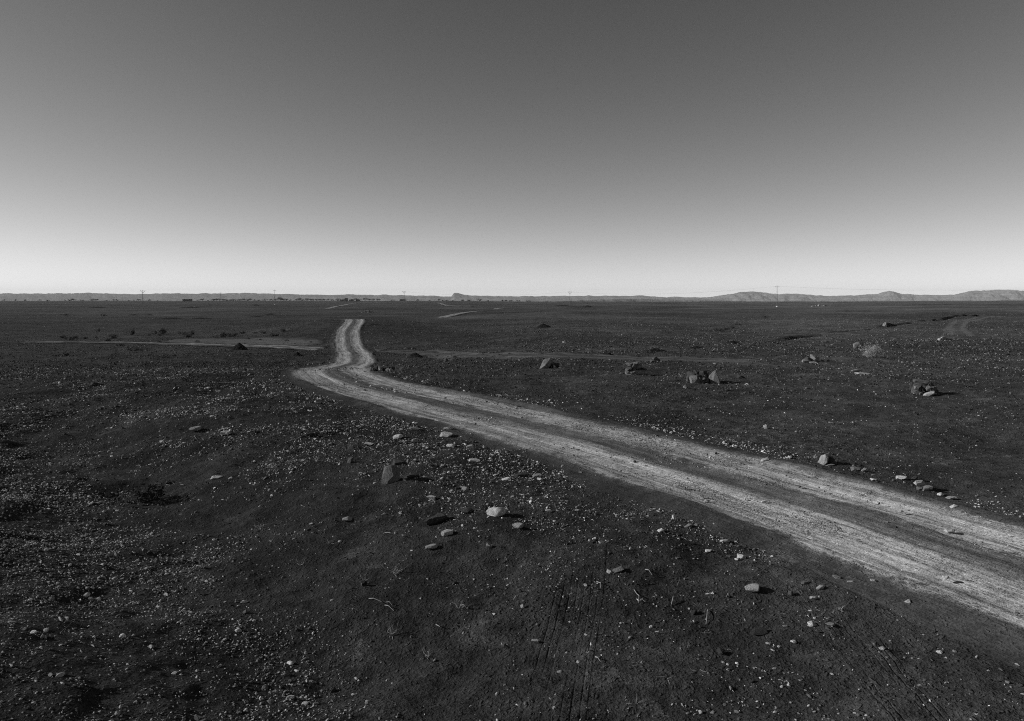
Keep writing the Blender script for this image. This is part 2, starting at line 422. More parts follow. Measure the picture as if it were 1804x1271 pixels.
# ------------------------------------------------------------------ road strips
def strip(name, P, half, nac, mat, step, lift=0.012, rut=0.0, label=None, base=None, sink=0.03):
    s = np.r_[0, np.cumsum(np.hypot(*np.diff(P, axis=0).T))]
    n = max(8, int(s[-1] / step)); t = np.linspace(0, s[-1], n)
    px = np.interp(t, s, P[:, 0]); py = np.interp(t, s, P[:, 1])
    tx = np.gradient(px); ty = np.gradient(py); l = np.hypot(tx, ty); nx = ty / l; ny = -tx / l
    a = np.linspace(-1, 1, nac) * half
    X = px[:, None] + nx[:, None] * a[None]; Y = py[:, None] + ny[:, None] * a[None]
    A = np.broadcast_to(a[None], X.shape); S = np.broadcast_to(t[:, None], X.shape)
    Z = (base or H)(X, Y) + lift - sink * sst(0.84, 1.0, np.abs(A) / half)
    if not rut:
        Z = Z - 0.5 * (1 - sst(1.75, 2.3, road_dist(X, Y))) - 0.25 * (1 - sst(0, 4.0, S)) - 0.25 * sst(s[-1] - 4.0, s[-1], S)
    if rut:
        Z = Z - rut * (np.exp(-((np.abs(A) - 0.8) / 0.34) ** 2)) + 0.018 * vn(S * 0.35, A * 7.0, 61) + 0.016 * vn(S * 0.6, A * 15.0, 62) + 0.010 * vn(S * 5, A * 5, 63) + 0.02 * vn(S * 1.1, A * 2.2, 65)
        Z = Z + 0.06 * np.exp(-((np.abs(A) - 1.5) / 0.14) ** 2) * np.clip(0.5 + 1.6 * vn(S * 0.7, A * 2, 64), 0, 1.2)
    o = grid_mesh(name, X, Y, Z, mat, attrs={'across': A * (2.15 / half if half > 4 else 1.0), 'along': S})
    struct(o, label)
    return o
strip('dirt_road', CL, RW, 70, M['road'], 0.09, 0.014, 0.05, 'pale two-rut dirt road winding away to the left')

def pixline(pts, n=160, it=30):
    return smooth([pix(*p) for p in pts], n, it)
strip('side_track', pixline([(20, 602), (100, 604), (220, 605), (330, 607), (450, 611), (560, 615), (600, 617)]), 2.3, 22, M['side'], 0.4, 0.08, 0, 'pale wheel track crossing the plain left of the road')
strip('side_track', pixline([(600, 616), (660, 618), (760, 621), (900, 626), (1000, 629), (1120, 632), (1260, 636), (1400, 640), (1460, 643)]), 1.4, 22, M['mid'], 0.25, 0.045, 0, 'thin pair of wheel marks crossing the plain right of the road', sink=0.06)
strip('sand_flat', pixline([(250, 601), (330, 600), (420, 602), (500, 606), (575, 611)]), 4.6, 26, M['sand'], 1.0, 0.04, 0, 'pale sandy flat around the side track left of the road')
strip('far_track', pixline([(576, 544), (590, 541), (610, 537), (640, 534), (680, 532)]), 2.6, 14, M['fartrack'], 2.0, 0.12, 0, 'pale far stretch of the dirt road beyond the crest')
strip('far_track', pixline([(778, 560), (800, 555), (822, 551), (850, 548)]), 2.3, 14, M['fartrack'], 1.5, 0.12, 0, 'pale straight far track piece right of the crest')
strip('far_track', pixline([(770, 534), (790, 539), (812, 541), (830, 540)]), 3.0, 14, M['fartrack'], 2.0, 0.15, 0, 'thin far track piece under the line of trees')
strip('far_track', pixline([(872, 545), (886, 543.5), (905, 543)]), 3.0, 14, M['fartrack'], 2.0, 0.15, 0, 'short bright far track piece near mid picture')
strip('curved_track', pixline([(1760, 556), (1704, 566), (1686, 573), (1682, 581), (1690, 589), (1706, 594)]), 1.3, 14, M['faint'], 0.6, 0.03, 0, 'faint curved wheel track at the right edge')

# tread prints of tyres pressed in the near soil
for P_, (q_, half, label, seed, deep) in zip(PLINES, PRINTS):
    s = np.r_[0, np.cumsum(np.hypot(*np.diff(P_, axis=0).T))]
    n = int(s[-1] / 0.025); t = np.linspace(0, s[-1], n)
    px = np.interp(t, s, P_[:, 0]); py = np.interp(t, s, P_[:, 1])
    tx = np.gradient(px); ty = np.gradient(py); l = np.hypot(tx, ty); nx = ty / l; ny = -tx / l
    a = np.linspace(-1, 1, 110) * half
    X = px[:, None] + nx[:, None] * a; Y = py[:, None] + ny[:, None] * a
    A = np.broadcast_to(a[None], X.shape); S = np.broadcast_to(t[:, None], X.shape); an = np.abs(A) / half
    ph = (A / half * 4.0 + 100.5 + 0.10 * vn(S * 2.2, A * 0, seed)) % 1.0
    fade = (1 - sst(0.72, 0.9, an)) * (1 - sst(s[-1] - 1.6, s[-1] - 0.3, S)) * np.clip(0.75 + 1.6 * vn(S * 1.3, A * 6, seed + 1), 0.1, 1)
    lug = 0.5 + 0.5 * np.sin(S * 2 * math.pi / 0.075 + np.floor(A / half * 4.0 + 100.5) * 1.7)
    groove = np.exp(-((ph - 0.5) / 0.085) ** 2)
    Z = H(X, Y) + 0.003 - deep * groove * fade - 0.0025 * lug * fade - 0.012 * sst(0.9, 1, an)
    struct(grid_mesh('tyre_print', X, Y, Z, M['soil']), label)

# ------------------------------------------------------------------ far hills
def ridge(name, prof, dist, depth, label, seed, rough=0.22, foot=-62.0):
    us = np.array([p[0] for p in prof], float); vv = np.array([p[1] for p in prof], float)
    n = 900; u = np.linspace(us[0], us[-1], n)
    top = EYE + (HOR - np.interp(u, us, vv)) / F * dist + dist / F * 1.3 * fbm(u / 11.0, u * 0, seed, 4)
    k = np.linspace(-1, 1, 46)
    X = np.zeros((len(k), n)); Y = X.copy(); Z = X.copy()
    for i, kk in enumerate(k):
        y = dist + depth * kk + depth * 0.10 * fbm(u / 40., u * 0 + 3, seed + 5, 2)
        Y[i] = y; X[i] = (u - 902) / F * y
        sh = (1 - abs(kk)) ** 0.8 if kk < 0 else (1 - kk)
        gull = fbm(u / 15.0 + kk * 1.1, u / 40. + kk * 3, seed + 9, 4)
        Z[i] = foot + (top - foot) * np.clip(sh + rough * gull * (1 - abs(kk)) * abs(kk) * 3.2, 0, 1.0)
    o = grid_mesh(name, X, Y, Z, M['hill']); struct(o, label); return o
ridge('far_hills', [(-160, 519), (0, 517), (100, 517), (160, 516), (215, 518), (330, 517), (400, 517), (432, 516.5), (500, 518), (560, 519.5), (600, 519), (720, 520), (770, 521.5), (795, 522.5), (800, 515.5), (806, 516), (814, 518), (830, 521), (900, 522), (1000, 521.5), (1080, 521), (1135, 521), (1165, 523), (1180, 525.5), (1230, 526.5), (1290, 528)], 8200, 900, 'long pale flat-topped ridge with one sharp knob on the horizon', 31)
ridge('mountain_range', [(1150, 526.5), (1175, 524.0), (1188, 522.8), (1200, 524), (1250, 523.5), (1290, 518), (1308, 514), (1340, 514), (1352, 516.5), (1372, 518.5), (1400, 517), (1425, 519), (1460, 521.5), (1500, 521), (1545, 518), (1558, 514), (1566, 512.6), (1576, 514), (1590, 518), (1640, 520), (1680, 519), (1704, 513.5), (1760, 510), (1840, 514), (2000, 516)], 9800, 1500, 'pale mountains with rounded summits on the right horizon', 41, 0.42)
ridge('low_ridge', [(960, 531.5), (1040, 528.5), (1110, 526.8), (1180, 528), (1250, 529.8), (1340, 531)], 3000, 420, 'low dark ridge in front of the far hills', 51, 0.2)

# ------------------------------------------------------------------ rocks
def rock_mesh(name, seed, sub=3, planes=9, rough=0.10, cut=(0.55, 0.85), flat=True, mat='rock'):
    r = np.random.default_rng(seed)
    bm = bmesh.new(); bmesh.ops.create_icosphere(bm, subdivisions=sub, radius=1.0)
    co = np.array([v.co[:] for v in bm.verts])
    for _ in range(planes):
        nrm = r.normal(size=3); nrm /= np.linalg.norm(nrm); o = r.uniform(*cut)
        dd = co @ nrm - o; co = co - np.clip(dd, 0, None)[:, None] * nrm
    if rough:
        off = r.uniform(0, 50, 3)
        for k, am in ((2.2, 1.0), (5.5, 0.4)):
            q = co * k + off
            nz = vn(q[:, 0] + q[:, 2] * 0.7, q[:, 1] - q[:, 2] * 0.6, seed) 
            co = co * (1 + rough * am * nz * 2)[:, None]
    mn, mx = co.min(0), co.max(0); co = (co - (mn + mx) / 2) / ((mx - mn) / 2)
    for v, c_ in zip(bm.verts, co): v.co = c_
    me = bpy.data.meshes.new(name); bm.to_mesh(me); bm.free()
    me.polygons.foreach_set('use_smooth', [not flat] * len(me.polygons)); me.materials.append(M[mat]); me.update()
    return me
def hull_rock(name, seed, npts, flatness, mat='rock'):
    r = np.random.default_rng(seed); bm = bmesh.new()
    pts = r.normal(size=(npts, 3)); pts /= np.linalg.norm(pts, axis=1)[:, None]
    pts = np.sign(pts) * np.abs(pts) ** 0.7 * r.uniform(0.8, 1.1, (npts, 1))
    for p in pts: bm.verts.new(p)
    g = bmesh.ops.convex_hull(bm, input=bm.verts)
    bmesh.ops.delete(bm, geom=[q for q in g['geom_interior'] if isinstance(q, bmesh.types.BMVert)], context='VERTS')
    bmesh.ops.bevel(bm, geom=list(bm.edges), offset=0.04, segments=1, affect='EDGES')
    bmesh.ops.triangulate(bm, faces=bm.faces)
    bmesh.ops.subdivide_edges(bm, edges=[e_ for e_ in bm.edges if e_.calc_length() > 0.3], cuts=2, use_grid_fill=True)
    bmesh.ops.triangulate(bm, faces=bm.faces)
    co = np.array([v.co[:] for v in bm.verts])
    nz = vn(co[:, 0] * 2.5 + co[:, 2] * 1.7, co[:, 1] * 2.5 - co[:, 2] * 1.9, seed) + 0.5 * vn(co[:, 0] * 7 + co[:, 2] * 5, co[:, 1] * 7 - co[:, 2] * 5, seed + 1)
    co = co * (1 + 0.20 * nz)[:, None]
    mn, mx = co.min(0), co.max(0); co = (co - (mn + mx) / 2) / ((mx - mn) / 2)
    for v, c_ in zip(bm.verts, co): v.co = c_
    me = bpy.data.meshes.new(name); bm.to_mesh(me); bm.free(); me.materials.append(M[mat]); me.update(); return me
ANG = [hull_rock('angular_rock', 100 + i, 15, 1) for i in range(8)]
RND = [rock_mesh('round_rock', 140 + i, 4, 6, 0.10, (0.62, 0.9), False) for i in range(4)]
SLB = [hull_rock('slab_rock', 160 + i, 18, 1) for i in range(6)]
KIND = {'a': ANG, 'r': RND, 's': SLB}

def put_rock(name, u, v, wpx, hpx, tone, kind, seed, tilt=(0, 0), zrot=None, parent=None, sink=0.12):
    """rock whose foot stands at photo pixel (u, v), wpx wide and hpx tall"""
    x, y = pix(u, v); s = y / F; r = random.Random(seed)
    wd = wpx * s * 1.15; ht = max(hpx * s * 1.05, wd * 0.28); dp = wd * r.uniform(0.6, 0.95)
    ht = max(ht - 0.25 * dp * EYE / y, 0.55 * ht)           # part of the seen height is the top face
    y = y + dp * 0.4; x = x * (y / (y - dp * 0.4))
    z = float(H(np.array([x]), np.array([y]))[0])
    me = KIND[kind][seed % len(KIND[kind])]
    return inst(name, me, parent, (x, y, z + ht * (0.5 - sink)), (tilt[0], tilt[1], r.uniform(-0.5, 0.5) if zrot is None else zrot),
                (wd / 2, dp / 2, ht / 2), tone)

D, G, B_ = 0.07, 0.14, 0.42     # dark varnished, grey, bleached
ROCKS = [
 (704, 829, 24, 11, 0.06, 'a', 'dark jagged rock just behind the large angular boulder'),
 (728, 853, 20, 9, 0.07, 's', 'dark flat rock at the right foot of the angular boulder'),
 (701, 773, 16, 8, 0.5, 'r', 'smooth white egg-shaped stone above the angular boulder'),
 (651, 785, 15, 5, 0.36, 's', 'thin pale slab left of the white egg-shaped stone'),
 (790, 763, 14, 8, 0.3, 's', 'pale slab with dark underside, uppermost of the slabs below the road edge'),
 (786, 772, 20, 8, 0.34, 's', 'long pale slab tucked under the uppermost slab'),
 (794, 788, 13, 6, 0.5, 'r', 'small white stone below the cluster of pale slabs'),
 (828, 792, 11, 10, 0.42, 'a', 'upright pale stone right of the slab cluster'),
 (731, 780, 10, 7, 0.25, 'r', 'small grey stone left of the slab cluster'),
 (836, 817, 18, 4, 0.42, 's', 'long thin white slab midway between slabs and grey boulder'),
 (892, 854, 15, 5, 0.55, 's', 'bright white flat stone above the smooth grey boulder'),
 (616, 815, 11, 11, 0.12, 'a', 'small dark rock with a pale chip left of the angular boulder'),
 (562, 713, 12, 5, 0.05, 's', 'dark flat stone below the outer road bend'),
 (547, 772, 12, 6, 0.06, 's', 'dark stone alone in the stony belt left of the slabs'),
 (820, 869, 12, 7, 0.28, 'r', 'pale grey rounded stone left of the bright white flat stone'),
 (730, 762, 15, 5, 0.2, 's', 'low grey slab above the small grey stone'),
 (667, 720, 10, 5, 0.3, 'a', 'small grey stone touching the left road edge'),
 (771, 748, 12, 5, 0.45, 's', 'pale flat stone at the road edge above the slab cluster'),
 (874, 917, 31, 18, 0.40, 'r', 'smooth pale grey boulder, biggest rounded stone in the foreground'),
 (770, 924, 36, 19, 0.075, 's', 'long dark jagged rock left of the smooth pale boulder'),
 (823, 909, 19, 7, 0.06, 's', 'low dark rock between the jagged rock and the pale boulder'),
 (787, 948, 18, 10, 0.34, 's', 'pale tilted slab below the long jagged rock'),
 (761, 974, 21, 9, 0.28, 's', 'broken pale stone below the tilted slab'),
 (760, 886, 15, 9, 0.36, 'a', 'pale blocky stone above the long jagged rock'),
 (861, 971, 11, 8, 0.24, 'a', 'small grey stone below the smooth pale boulder'),
 (641, 1040, 11, 9, 0.04, 'a', 'small black rock standing in for a dark hole amid dry stalks in the hollow'),  # added rock, its black tone stands in for the dark of a hole
 (612, 921, 16, 6, 0.34, 's', 'pale stone lying alone left of the jagged rock'),
 (913, 938, 18, 10, 0.26, 'r', 'domed grey stone right below the smooth pale boulder'),
 (967, 909, 11, 6, 0.4, 's', 'pale stone above right of the domed grey stone'),
 (1147, 915, 12, 6, 0.08, 's', 'dark chip with lit rim close to the near road edge'),
 (1188, 923, 8, 9, 0.42, 'a', 'pale tilted stone beside the road shoulder'),
 (1165, 949, 11, 6, 0.48, 's', 'white brick-like stone below the road shoulder'),
 (1213, 937, 14, 6, 0.22, 's', 'flat grey stone sunk in the road shoulder'),
 (1260, 933, 8, 5, 0.42, 'a', 'small pale stone on the road shoulder'),
 (1278, 960, 16, 7, 0.38, 's', 'pale oblong slab at the foot of the road shoulder'),
 (1248, 972, 10, 5, 0.45, 's', 'white pebble-like stone left below the oblong slab'),
 (1075, 1017, 9, 9, 0.3, 'a', 'pale cube-like stone beside a sunken slab'),
 (1090, 1017, 21, 9, 0.16, 's', 'grey slab half sunk in the dark soil'),
 (921, 1071, 8, 6, 0.36, 'a', 'pale stone left of the tyre print'),
 (943, 1132, 12, 9, 0.28, 'a', 'grey lump touching the tyre print near the bottom'),
 (1273, 1137, 15, 11, 0.05, 'a', 'black rock near the bottom below the road'),
 (1147, 1097, 7, 6, 0.5, 'r', 'small white pebble below the branched twig'),
 (1223, 1073, 12, 8, 0.05, 'a', 'black stone beside an upright straw'),
 (1326, 1045, 25, 12, 0.27, 'r', 'broad low grey stone at lower right beside the road shoulder'),
 (1307, 983, 13, 12, 0.5, 'a', 'chunky white stone above the broad low grey stone'),
 (1336, 1109, 26, 13, 0.045, 'a', 'broad black rock below the broad grey stone'),
 (1394, 1048, 11, 9, 0.1, 'a', 'dark stone with one pale face beside the faint tyre print'),
 (1474, 1027, 12, 8, 0.2, 'a', 'grey rock on the lower road shoulder'),
 (1498, 1034, 10, 4, 0.32, 's', 'small flat stone right of the grey shoulder rock'),
 (1539, 1035, 10, 7, 0.3, 'a', 'pale wedge on the lower road shoulder'),
 (1667, 1032, 10, 8, 0.36, 'a', 'pale lump on the road near the right edge'),
 (1598, 1075, 9, 12, 0.34, 'a', 'pointed upright stone below the road at lower right'),
 (1651, 1101, 18, 9, 0.06, 's', 'dark sloping slab below the pointed stone'),
 (1655, 1146, 10, 6, 0.55, 'r', 'white rounded stone in the lower right corner'),
 (1430, 1099, 14, 8, 0.45, 'a', 'white stone pair-mate by the faint tyre print'),
 (1433, 1056, 10, 7, 0.36, 'a', 'pale stone midway along the faint tyre print'),
 (1445, 1043, 13, 7, 0.3, 's', 'pale curved slab at the top of the faint tyre print'),
 (1417, 1034, 13, 5, 0.18, 's', 'grey slab beside the pale curved slab'),
 (1464, 1101, 15, 5, 0.2, 's', 'thin grey slab right of the white stone'),
 (1570, 941, 16, 6, 0.1, 's', 'dark flat stone in the middle strip of the road'),
 (1673, 947, 14, 6, 0.36, 's', 'pale flat stone on the upper rut near the right edge'),
 (1680, 903, 15, 8, 0.46, 's', 'pale slab on the far verge at the right edge'),
 (1587, 912, 9, 4, 0.45, 's', 'white flat stone on the upper rut'),
 (1346, 893, 8, 5, 0.45, 'a', 'white stone in the middle strip of the road'),
 (1399, 1126, 9, 6, 0.5, 's', 'white tilted chip near the bottom right'),
 (1554, 1140, 10, 6, 0.3, 'r', 'pale round stone near the bottom right corner'),
 (1588, 849, 16, 7, 0.42, 's', 'pale slab on the far verge, left of the stacked slabs'),
 (1610, 848, 10, 7, 0.07, 'a', 'dark lump next to the pale verge slab'),
 (1657, 873, 10, 6, 0.5, 'r', 'white stone on the verge right of the stacked slabs'),
 (1675, 879, 16, 5, 0.26, 's', 'grey flat stone on the verge at the right'),
 (1350, 763, 10, 7, 0.3, 'a', 'pale pointed stone alone on the plain above the road'),
 (1539, 850, 10, 4, 0.5, 's', 'small white slab on the far verge'),
 (1348, 819, 15, 6, 0.4, 's', 'pale flat stones mate on the far verge above mid road'),
 (1390, 814, 9, 4, 0.5, 'r', 'white pebble on the far verge'),
 (919, 842, 22, 9, 0.06, 's', 'dark long rock under the near road edge'),
 (946, 842, 14, 7, 0.22, 's', 'grey slab right of the dark long rock'),
 (952, 848, 8, 6, 0.46, 'a', 'white tilted stone below the grey slab'),
 (992, 827, 7, 6, 0.45, 'a', 'round pale stone at the near road edge'),
 (1192, 864, 10, 5, 0.3, 's', 'flat stone on the lower rut'),
 (1236, 884, 7, 6, 0.3, 'a', 'pointed stone on the lower rut'),
 (1245, 893, 11, 5, 0.36, 's', 'pale slab on the lower rut'),
 (1093, 837, 6, 4, 0.3, 'a', 'small stone alone on the lower rut'),
 (1129, 783, 9, 4, 0.4, 's', 'pale stone at the upper road edge'),
 (170, 681, 18, 7, 0.05, 's', 'dark flat rock in the left stony belt'),
 (326, 674, 7, 8, 0.05, 'a', 'dark pointed rock on the left plain'),
 (471, 723, 12, 10, 0.05, 'a', 'dark pyramid-shaped rock in the left stony belt'),
 (249, 661, 11, 5, 0.05, 's', 'dark low stone at the top of the left stony belt'),
 (397, 772, 14, 8, 0.45, 's', 'bright white slab in the left stony belt'),
 (345, 760, 18, 8, 0.24, 's', 'grey slab left of the bright white slab'),
 (382, 842, 18, 7, 0.42, 's', 'ragged white stone in the dark trough at left'),
 (296, 849, 10, 7, 0.05, 'a', 'dark stone above the dark foreground shrub'),
 (1558, 577, 6, 9, 0.2, 'a', 'small pointed stone standing on the low bank far right'),
 (1306, 665, 14, 9, 0.04, 'a', 'dark jagged lump right of the big rock heap'),
 (1207, 687, 6, 5, 0.3, 'a', 'tiny pointed stone below the big rock heap'),
 (994, 607, 6, 3, 0.55, 's', 'tiny white stone out on the plain'),
]
random.seed(3)
for i, (u, v, wp, hp, tone, k, lab) in enumerate(ROCKS):
    big = wp > 17
    o = put_rock('boulder' if big else 'rock', u, v, wp, hp, tone if tone < 0.2 else min(0.75, tone * 1.45), k, 11 + i * 7, tilt=(random.uniform(-.15, .15), random.uniform(-.2, .2)))
    tag(o, lab, 'boulder' if big else 'rock', 'single rocks one can pick out')

def hull_boulder(name, pts, seed):
    bm = bmesh.new()
    for p in pts: bm.verts.new(p)
    bmesh.ops.convex_hull(bm, input=bm.verts)
    bmesh.ops.triangulate(bm, faces=bm.faces)
    bmesh.ops.subdivide_edges(bm, edges=bm.edges, cuts=5, use_grid_fill=True)
    for v in bm.verts:
        q = np.array(v.co[:]); n_ = float(vn(q[0] * 3 + q[2] * 2, q[1] * 3 - q[2] * 2, seed)) + 0.4 * float(vn(q[0] * 8 + q[2] * 5, q[1] * 8 - q[2] * 6, seed + 1))
        v.co = Vector(q + 0.09 * n_ * (q - np.array([0, 0, 0.9])))
    me = bpy.data.meshes.new(name); bm.to_mesh(me); bm.free(); me.materials.append(M['rock']); me.update(); return me
bx_, by_ = pix(686, 862); s_ = by_ / F * 16.5
o = inst('boulder', hull_boulder('boulder', [(-.95, -.1, 0), (-.5, -.75, 0), (.45, -.8, .0), (.95, .0, .0), (.6, .8, 0), (-.6, .8, 0), (-1, -.2, .6), (-.45, -.85, .35), (.1, -.95, .95), (.8, -.55, .7), (-.5, -.2, 1.75), (-.05, -.45, 2.0), (.45, -.3, 1.95), (.85, .1, 1.45), (.3, .6, 1.8), (-.5, .5, 1.7)], 5), None,
         (bx_, by_ + s_ * 0.8, float(H(np.array([bx_]), np.array([by_ + s_ * 0.8]))[0]) + 0.0), (0, 0, 0.36), (s_ * 1.05, s_ * 1.0, s_ * 0.98), 0.15)
tag(o, 'large dark angular boulder standing alone left of the near road', 'boulder', 'single rocks one can pick out')

# heaps of stones: a thing each, the stones its parts
def heap(u, v, stones, label, seed):
    x0, y0 = pix(u, v); s = y0 / F
    z0 = float(H(np.array([x0]), np.array([y0]))[0])
    e = tag(empty('rock_heap', (x0, y0, z0)), label, 'rock heap', 'rock heaps on the plain')
    r = random.Random(seed)
    for i, (dx, dz, wp, hp, dy, rol, tone, k) in enumerate(stones):   # px: offset right, foot above base, size; dy m back
        wd = wp * s; ht = hp * s; dp = max(wd, ht) * r.uniform(0.55, 0.8)
        inst('stone', KIND[k][(seed + i * 3) % len(KIND[k])], e, (dx * s, dy + dp * 0.3, dz * s + ht * 0.46), (r.uniform(-.15, .15), rol, r.uniform(-.4, .4)), (wd * 0.66, dp * 0.62, ht * 0.64), min(0.42, tone * 0.95))  # dark and pale tones partly paint in the shaded and sunlit faces
    if len(stones) >= 7:
        hx = max(abs(q[0]) for q in stones) * 0.8; hz_ = max(q[1] + q[3] for q in stones) * 0.62
        for i in range(9):
            wd = r.uniform(5, 10) * s; q = r.uniform(-1, 1)
            inst('stone', ANG[(seed * 2 + i) % len(ANG)], e, (q * hx * s, r.uniform(-0.05, 0.3), (1 - abs(q) * 0.5) * r.uniform(0, hz_) * s + wd * 0.3), (r.uniform(-.6, .6), r.uniform(-.7, .7), r.uniform(0, 6)), (wd * 0.62, wd * 0.5, wd * 0.45), r.choice([0.05, 0.07, 0.10, 0.16]))
    R_w = max(abs(q[0]) for q in stones) + 6
    for i in range(3 + len(stones)):                        # broken pieces round the foot
        wd = r.uniform(2.0, 5.0) * s; dx = r.uniform(-1.25, 1.25) * R_w * s; dy = r.uniform(-0.25, 0.55)
        zz = float(H(np.array([x0 + dx]), np.array([y0 + dy]))[0]) - z0
        inst('stone', ANG[(seed + i) % len(ANG)], e, (dx, dy, zz + wd * 0.12), (r.uniform(-.4, .4), r.uniform(-.4, .4), r.uniform(0, 6)), (wd * 0.55, wd * 0.5, wd * 0.33), r.choice([0.05, 0.08, 0.15, 0.3]))
    return e
heap(966, 648, [(-4, -1, 25, 13, 0.1, -0.62, 0.22, 's'), (8, -1, 20, 10, 0.2, 0.1, 0.05, 'a'), (13, -1, 9, 7, 0.0, 0.2, 0.05, 'a'), (3, 6, 9, 8, 0.25, 0.2, 0.08, 'a')], 'leaning pale slab propped on dark rocks, leftmost heap on the plain', 1)
heap(1120, 659, [(-8, 0, 14, 10, 0.1, 0.1, 0.16, 'a'), (3, 8, 20, 8, 0.25, -.25, 0.20, 's'), (-9, 14, 10, 6, 0.25, 0.1, 0.24, 'r'), (2, 15, 12, 6, 0.3, -0.3, 0.2, 's'), (8, 0, 26, 7, 0.1, 0.06, 0.28, 's'), (12, 3, 20, 8, 0.35, 0, 0.06, 'a'), (-14, -3, 8, 5, -0.1, 0, 0.3, 's'), (-2, 2, 18, 9, 0.4, 0, 0.06, 'a')], 'small tower of stacked slabs between the leaning slab and the big heap', 2)
heap(1155, 638, [(-4, 0, 8, 5, 0, 0, 0.1, 'a'), (3, 0, 10, 7, 0.1, 0.2, 0.06, 'a'), (0, 5, 7, 5, 0.1, 0, 0.12, 'a')], 'small dark pile of three rocks behind the slab tower', 3)
heap(1240, 672, [(-16, 0, 14, 15, 0.0, -0.5, 0.24, 's'), (-12, 5, 20, 16, 0.25, 0.1, 0.06, 'a'), (0, 0, 16, 11, 0.05, 0.0, 0.15, 's'), (6, 8, 17, 12, 0.3, 0.1, 0.05, 'a'), (18, -2, 17, 20, 0.0, -0.5, 0.17, 'a'), (23, 0, 13, 12, 0.1, 0.2, 0.05, 'a'), (-24, 2, 7, 10, 0.1, 0.1, 0.15, 'a'), (-5, 13, 12, 9, 0.4, 0.2, 0.07, 'a'), (11, 0, 10, 9, 0.15, 0.1, 0.06, 'a')], 'big broad heap of angular rocks in the middle of the right plain', 4)
heap(1436, 637, [(-14, -1, 13, 5, 0, 0.1, 0.3, 's'), (-8, 1, 12, 6, 0.15, 0.2, 0.09, 's'), (4, 0, 15, 13, 0.1, -.1, 0.26, 'a'), (-6, -3, 10, 4, -0.2, 0, 0.36, 's')], 'rounded pale rock with broken slabs, left of the pale bush', 5)
heap(1517, 615, [(-2, 0, 12, 9, 0.3, -0.6, 0.24, 'a'), (3, 1, 8, 8, 0.15, 0.4, 0.06, 'a')], 'pale leaning rock just behind the pale bush', 6)
heap(1517, 661, [(-4, 4, 15, 4, 0.1, 0.03, 0.3, 's'), (4, -1, 22, 4, -0.05, 0.05, 0.38, 's'), (-3, 0, 12, 5, 0.15, 0, 0.05, 'a')], 'two flat pale slabs lying on each other below the bush', 7)
heap(1633, 693, [(-15, 0, 13, 17, 0.1, 0.1, 0.09, 'a'), (0, -1, 17, 7, -0.15, -0.35, 0.62, 's'), (14, 0, 16, 22, 0.1, 0.1, 0.06, 'a'), (0, 12, 22, 8, 0.2, 0.05, 0.09, 's'), (-2, 20, 19, 5, 0.2, 0.1, 0.14, 's'), (8, 6, 12, 10, 0.1, 0.1, 0.12, 'a'), (-4, 4, 16, 14, 0.4, 0.1, 0.05, 'a'), (-19, 10, 6, 6, 0, 0, 0.4, 'a'), (-12, -4, 6, 4, -0.2, 0, 0.12, 'a')], 'tall dark cairn with one white slab, nearest the right edge', 8)
heap(1666, 600, [(-9, 0, 6, 5, 0, 0, 0.4, 'a'), (-3, 0, 6, 7, 0, 0, 0.36, 'a'), (3, 0, 8, 7, 0.1, 0.2, 0.24, 'a'), (8, 0, 9, 4, 0, 0, 0.07, 's'), (-1, -1, 9, 4, 0.1, 0, 0.06, 'a')], 'low far heap of pale and dark stones near the curved track', 9)
heap(671, 657, [(-17, 0, 9, 8, 0, -.3, 0.3, 'a'), (-8, 1, 12, 9, 0.2, 0.1, 0.06, 'a'), (-4, 5, 14, 7, 0.4, 0, 0.05, 's'), (-1, 0, 6, 7, 0, 0.2, 0.36, 'a'), (5, 4, 7, 7, 0.2, 0.1, 0.4, 'a'), (6, 0, 9, 7, 0.1, 0, 0.05, 'a'), (12, 0, 6, 6, 0, 0, 0.3, 'r'), (18, 0, 6, 6, 0, 0, 0.34, 'r'), (15, 2, 11, 6, 0.3, 0, 0.05, 'a')], 'row of dark and pale rocks beside the road bend', 10)
heap(649, 551, [(-4, 0, 5, 3, 0, 0, 0.3, 'a'), (1, 1, 5, 4, 0, 0, 0.1, 'a'), (5, 0, 4, 3, 0, 0, 0.3, 'a')], 'tiny far stone heap beyond the road crest', 12)
heap(798, 637, [(-12, 0, 7, 5, 0, 0, 0.14, 'a'), (-2, 0, 8, 6, 0.2, 0.1, 0.06, 'a'), (6, 0, 7, 5, 0.1, 0, 0.08, 'a'), (2, 4, 6, 5, 0.3, 0, 0.1, 'a')], 'low dark scatter heap right of the conical mound', 13)
heap(1447, 540, [(-9, 0, 3, 2, 0, 0, 0.45, 'a'), (-4, 0, 3, 3, 0, 0, 0.45, 'a'), (0, 0, 3, 2, 0, 0, 0.45, 'a'), (5, 0, 3, 2, 0, 0, 0.4, 'a')], 'tiny pale far stones right of the tallest pole', 14)
heap(1462, 823, [(-8, -1, 9, 17, 0, 0.55, 0.36, 's'), (2, 0, 16, 13, 0.06, 0.1, 0.05, 'a'), (10, 0, 10, 6, 0.02, 0, 0.1, 'a'), (0, -2, 14, 4, -0.05, 0, 0.3, 's')], 'leaning pale slab against a dark rock on the far road verge', 15)
heap(1517, 833, [(-6, 0, 14, 7, 0.03, 0, 0.2, 's'), (8, 0, 12, 5, 0, 0, 0.4, 's')], 'grey block and pale flat stone side by side on the verge', 16)
heap(1631, 864, [(-2, 7, 16, 6, 0.1, 0, 0.46, 's'), (2, 0, 17, 6, 0, -0.2, 0.3, 's'), (-10, 1, 8, 5, 0, 0, 0.2, 's')], 'stacked pale slabs on the verge near the right edge', 17)

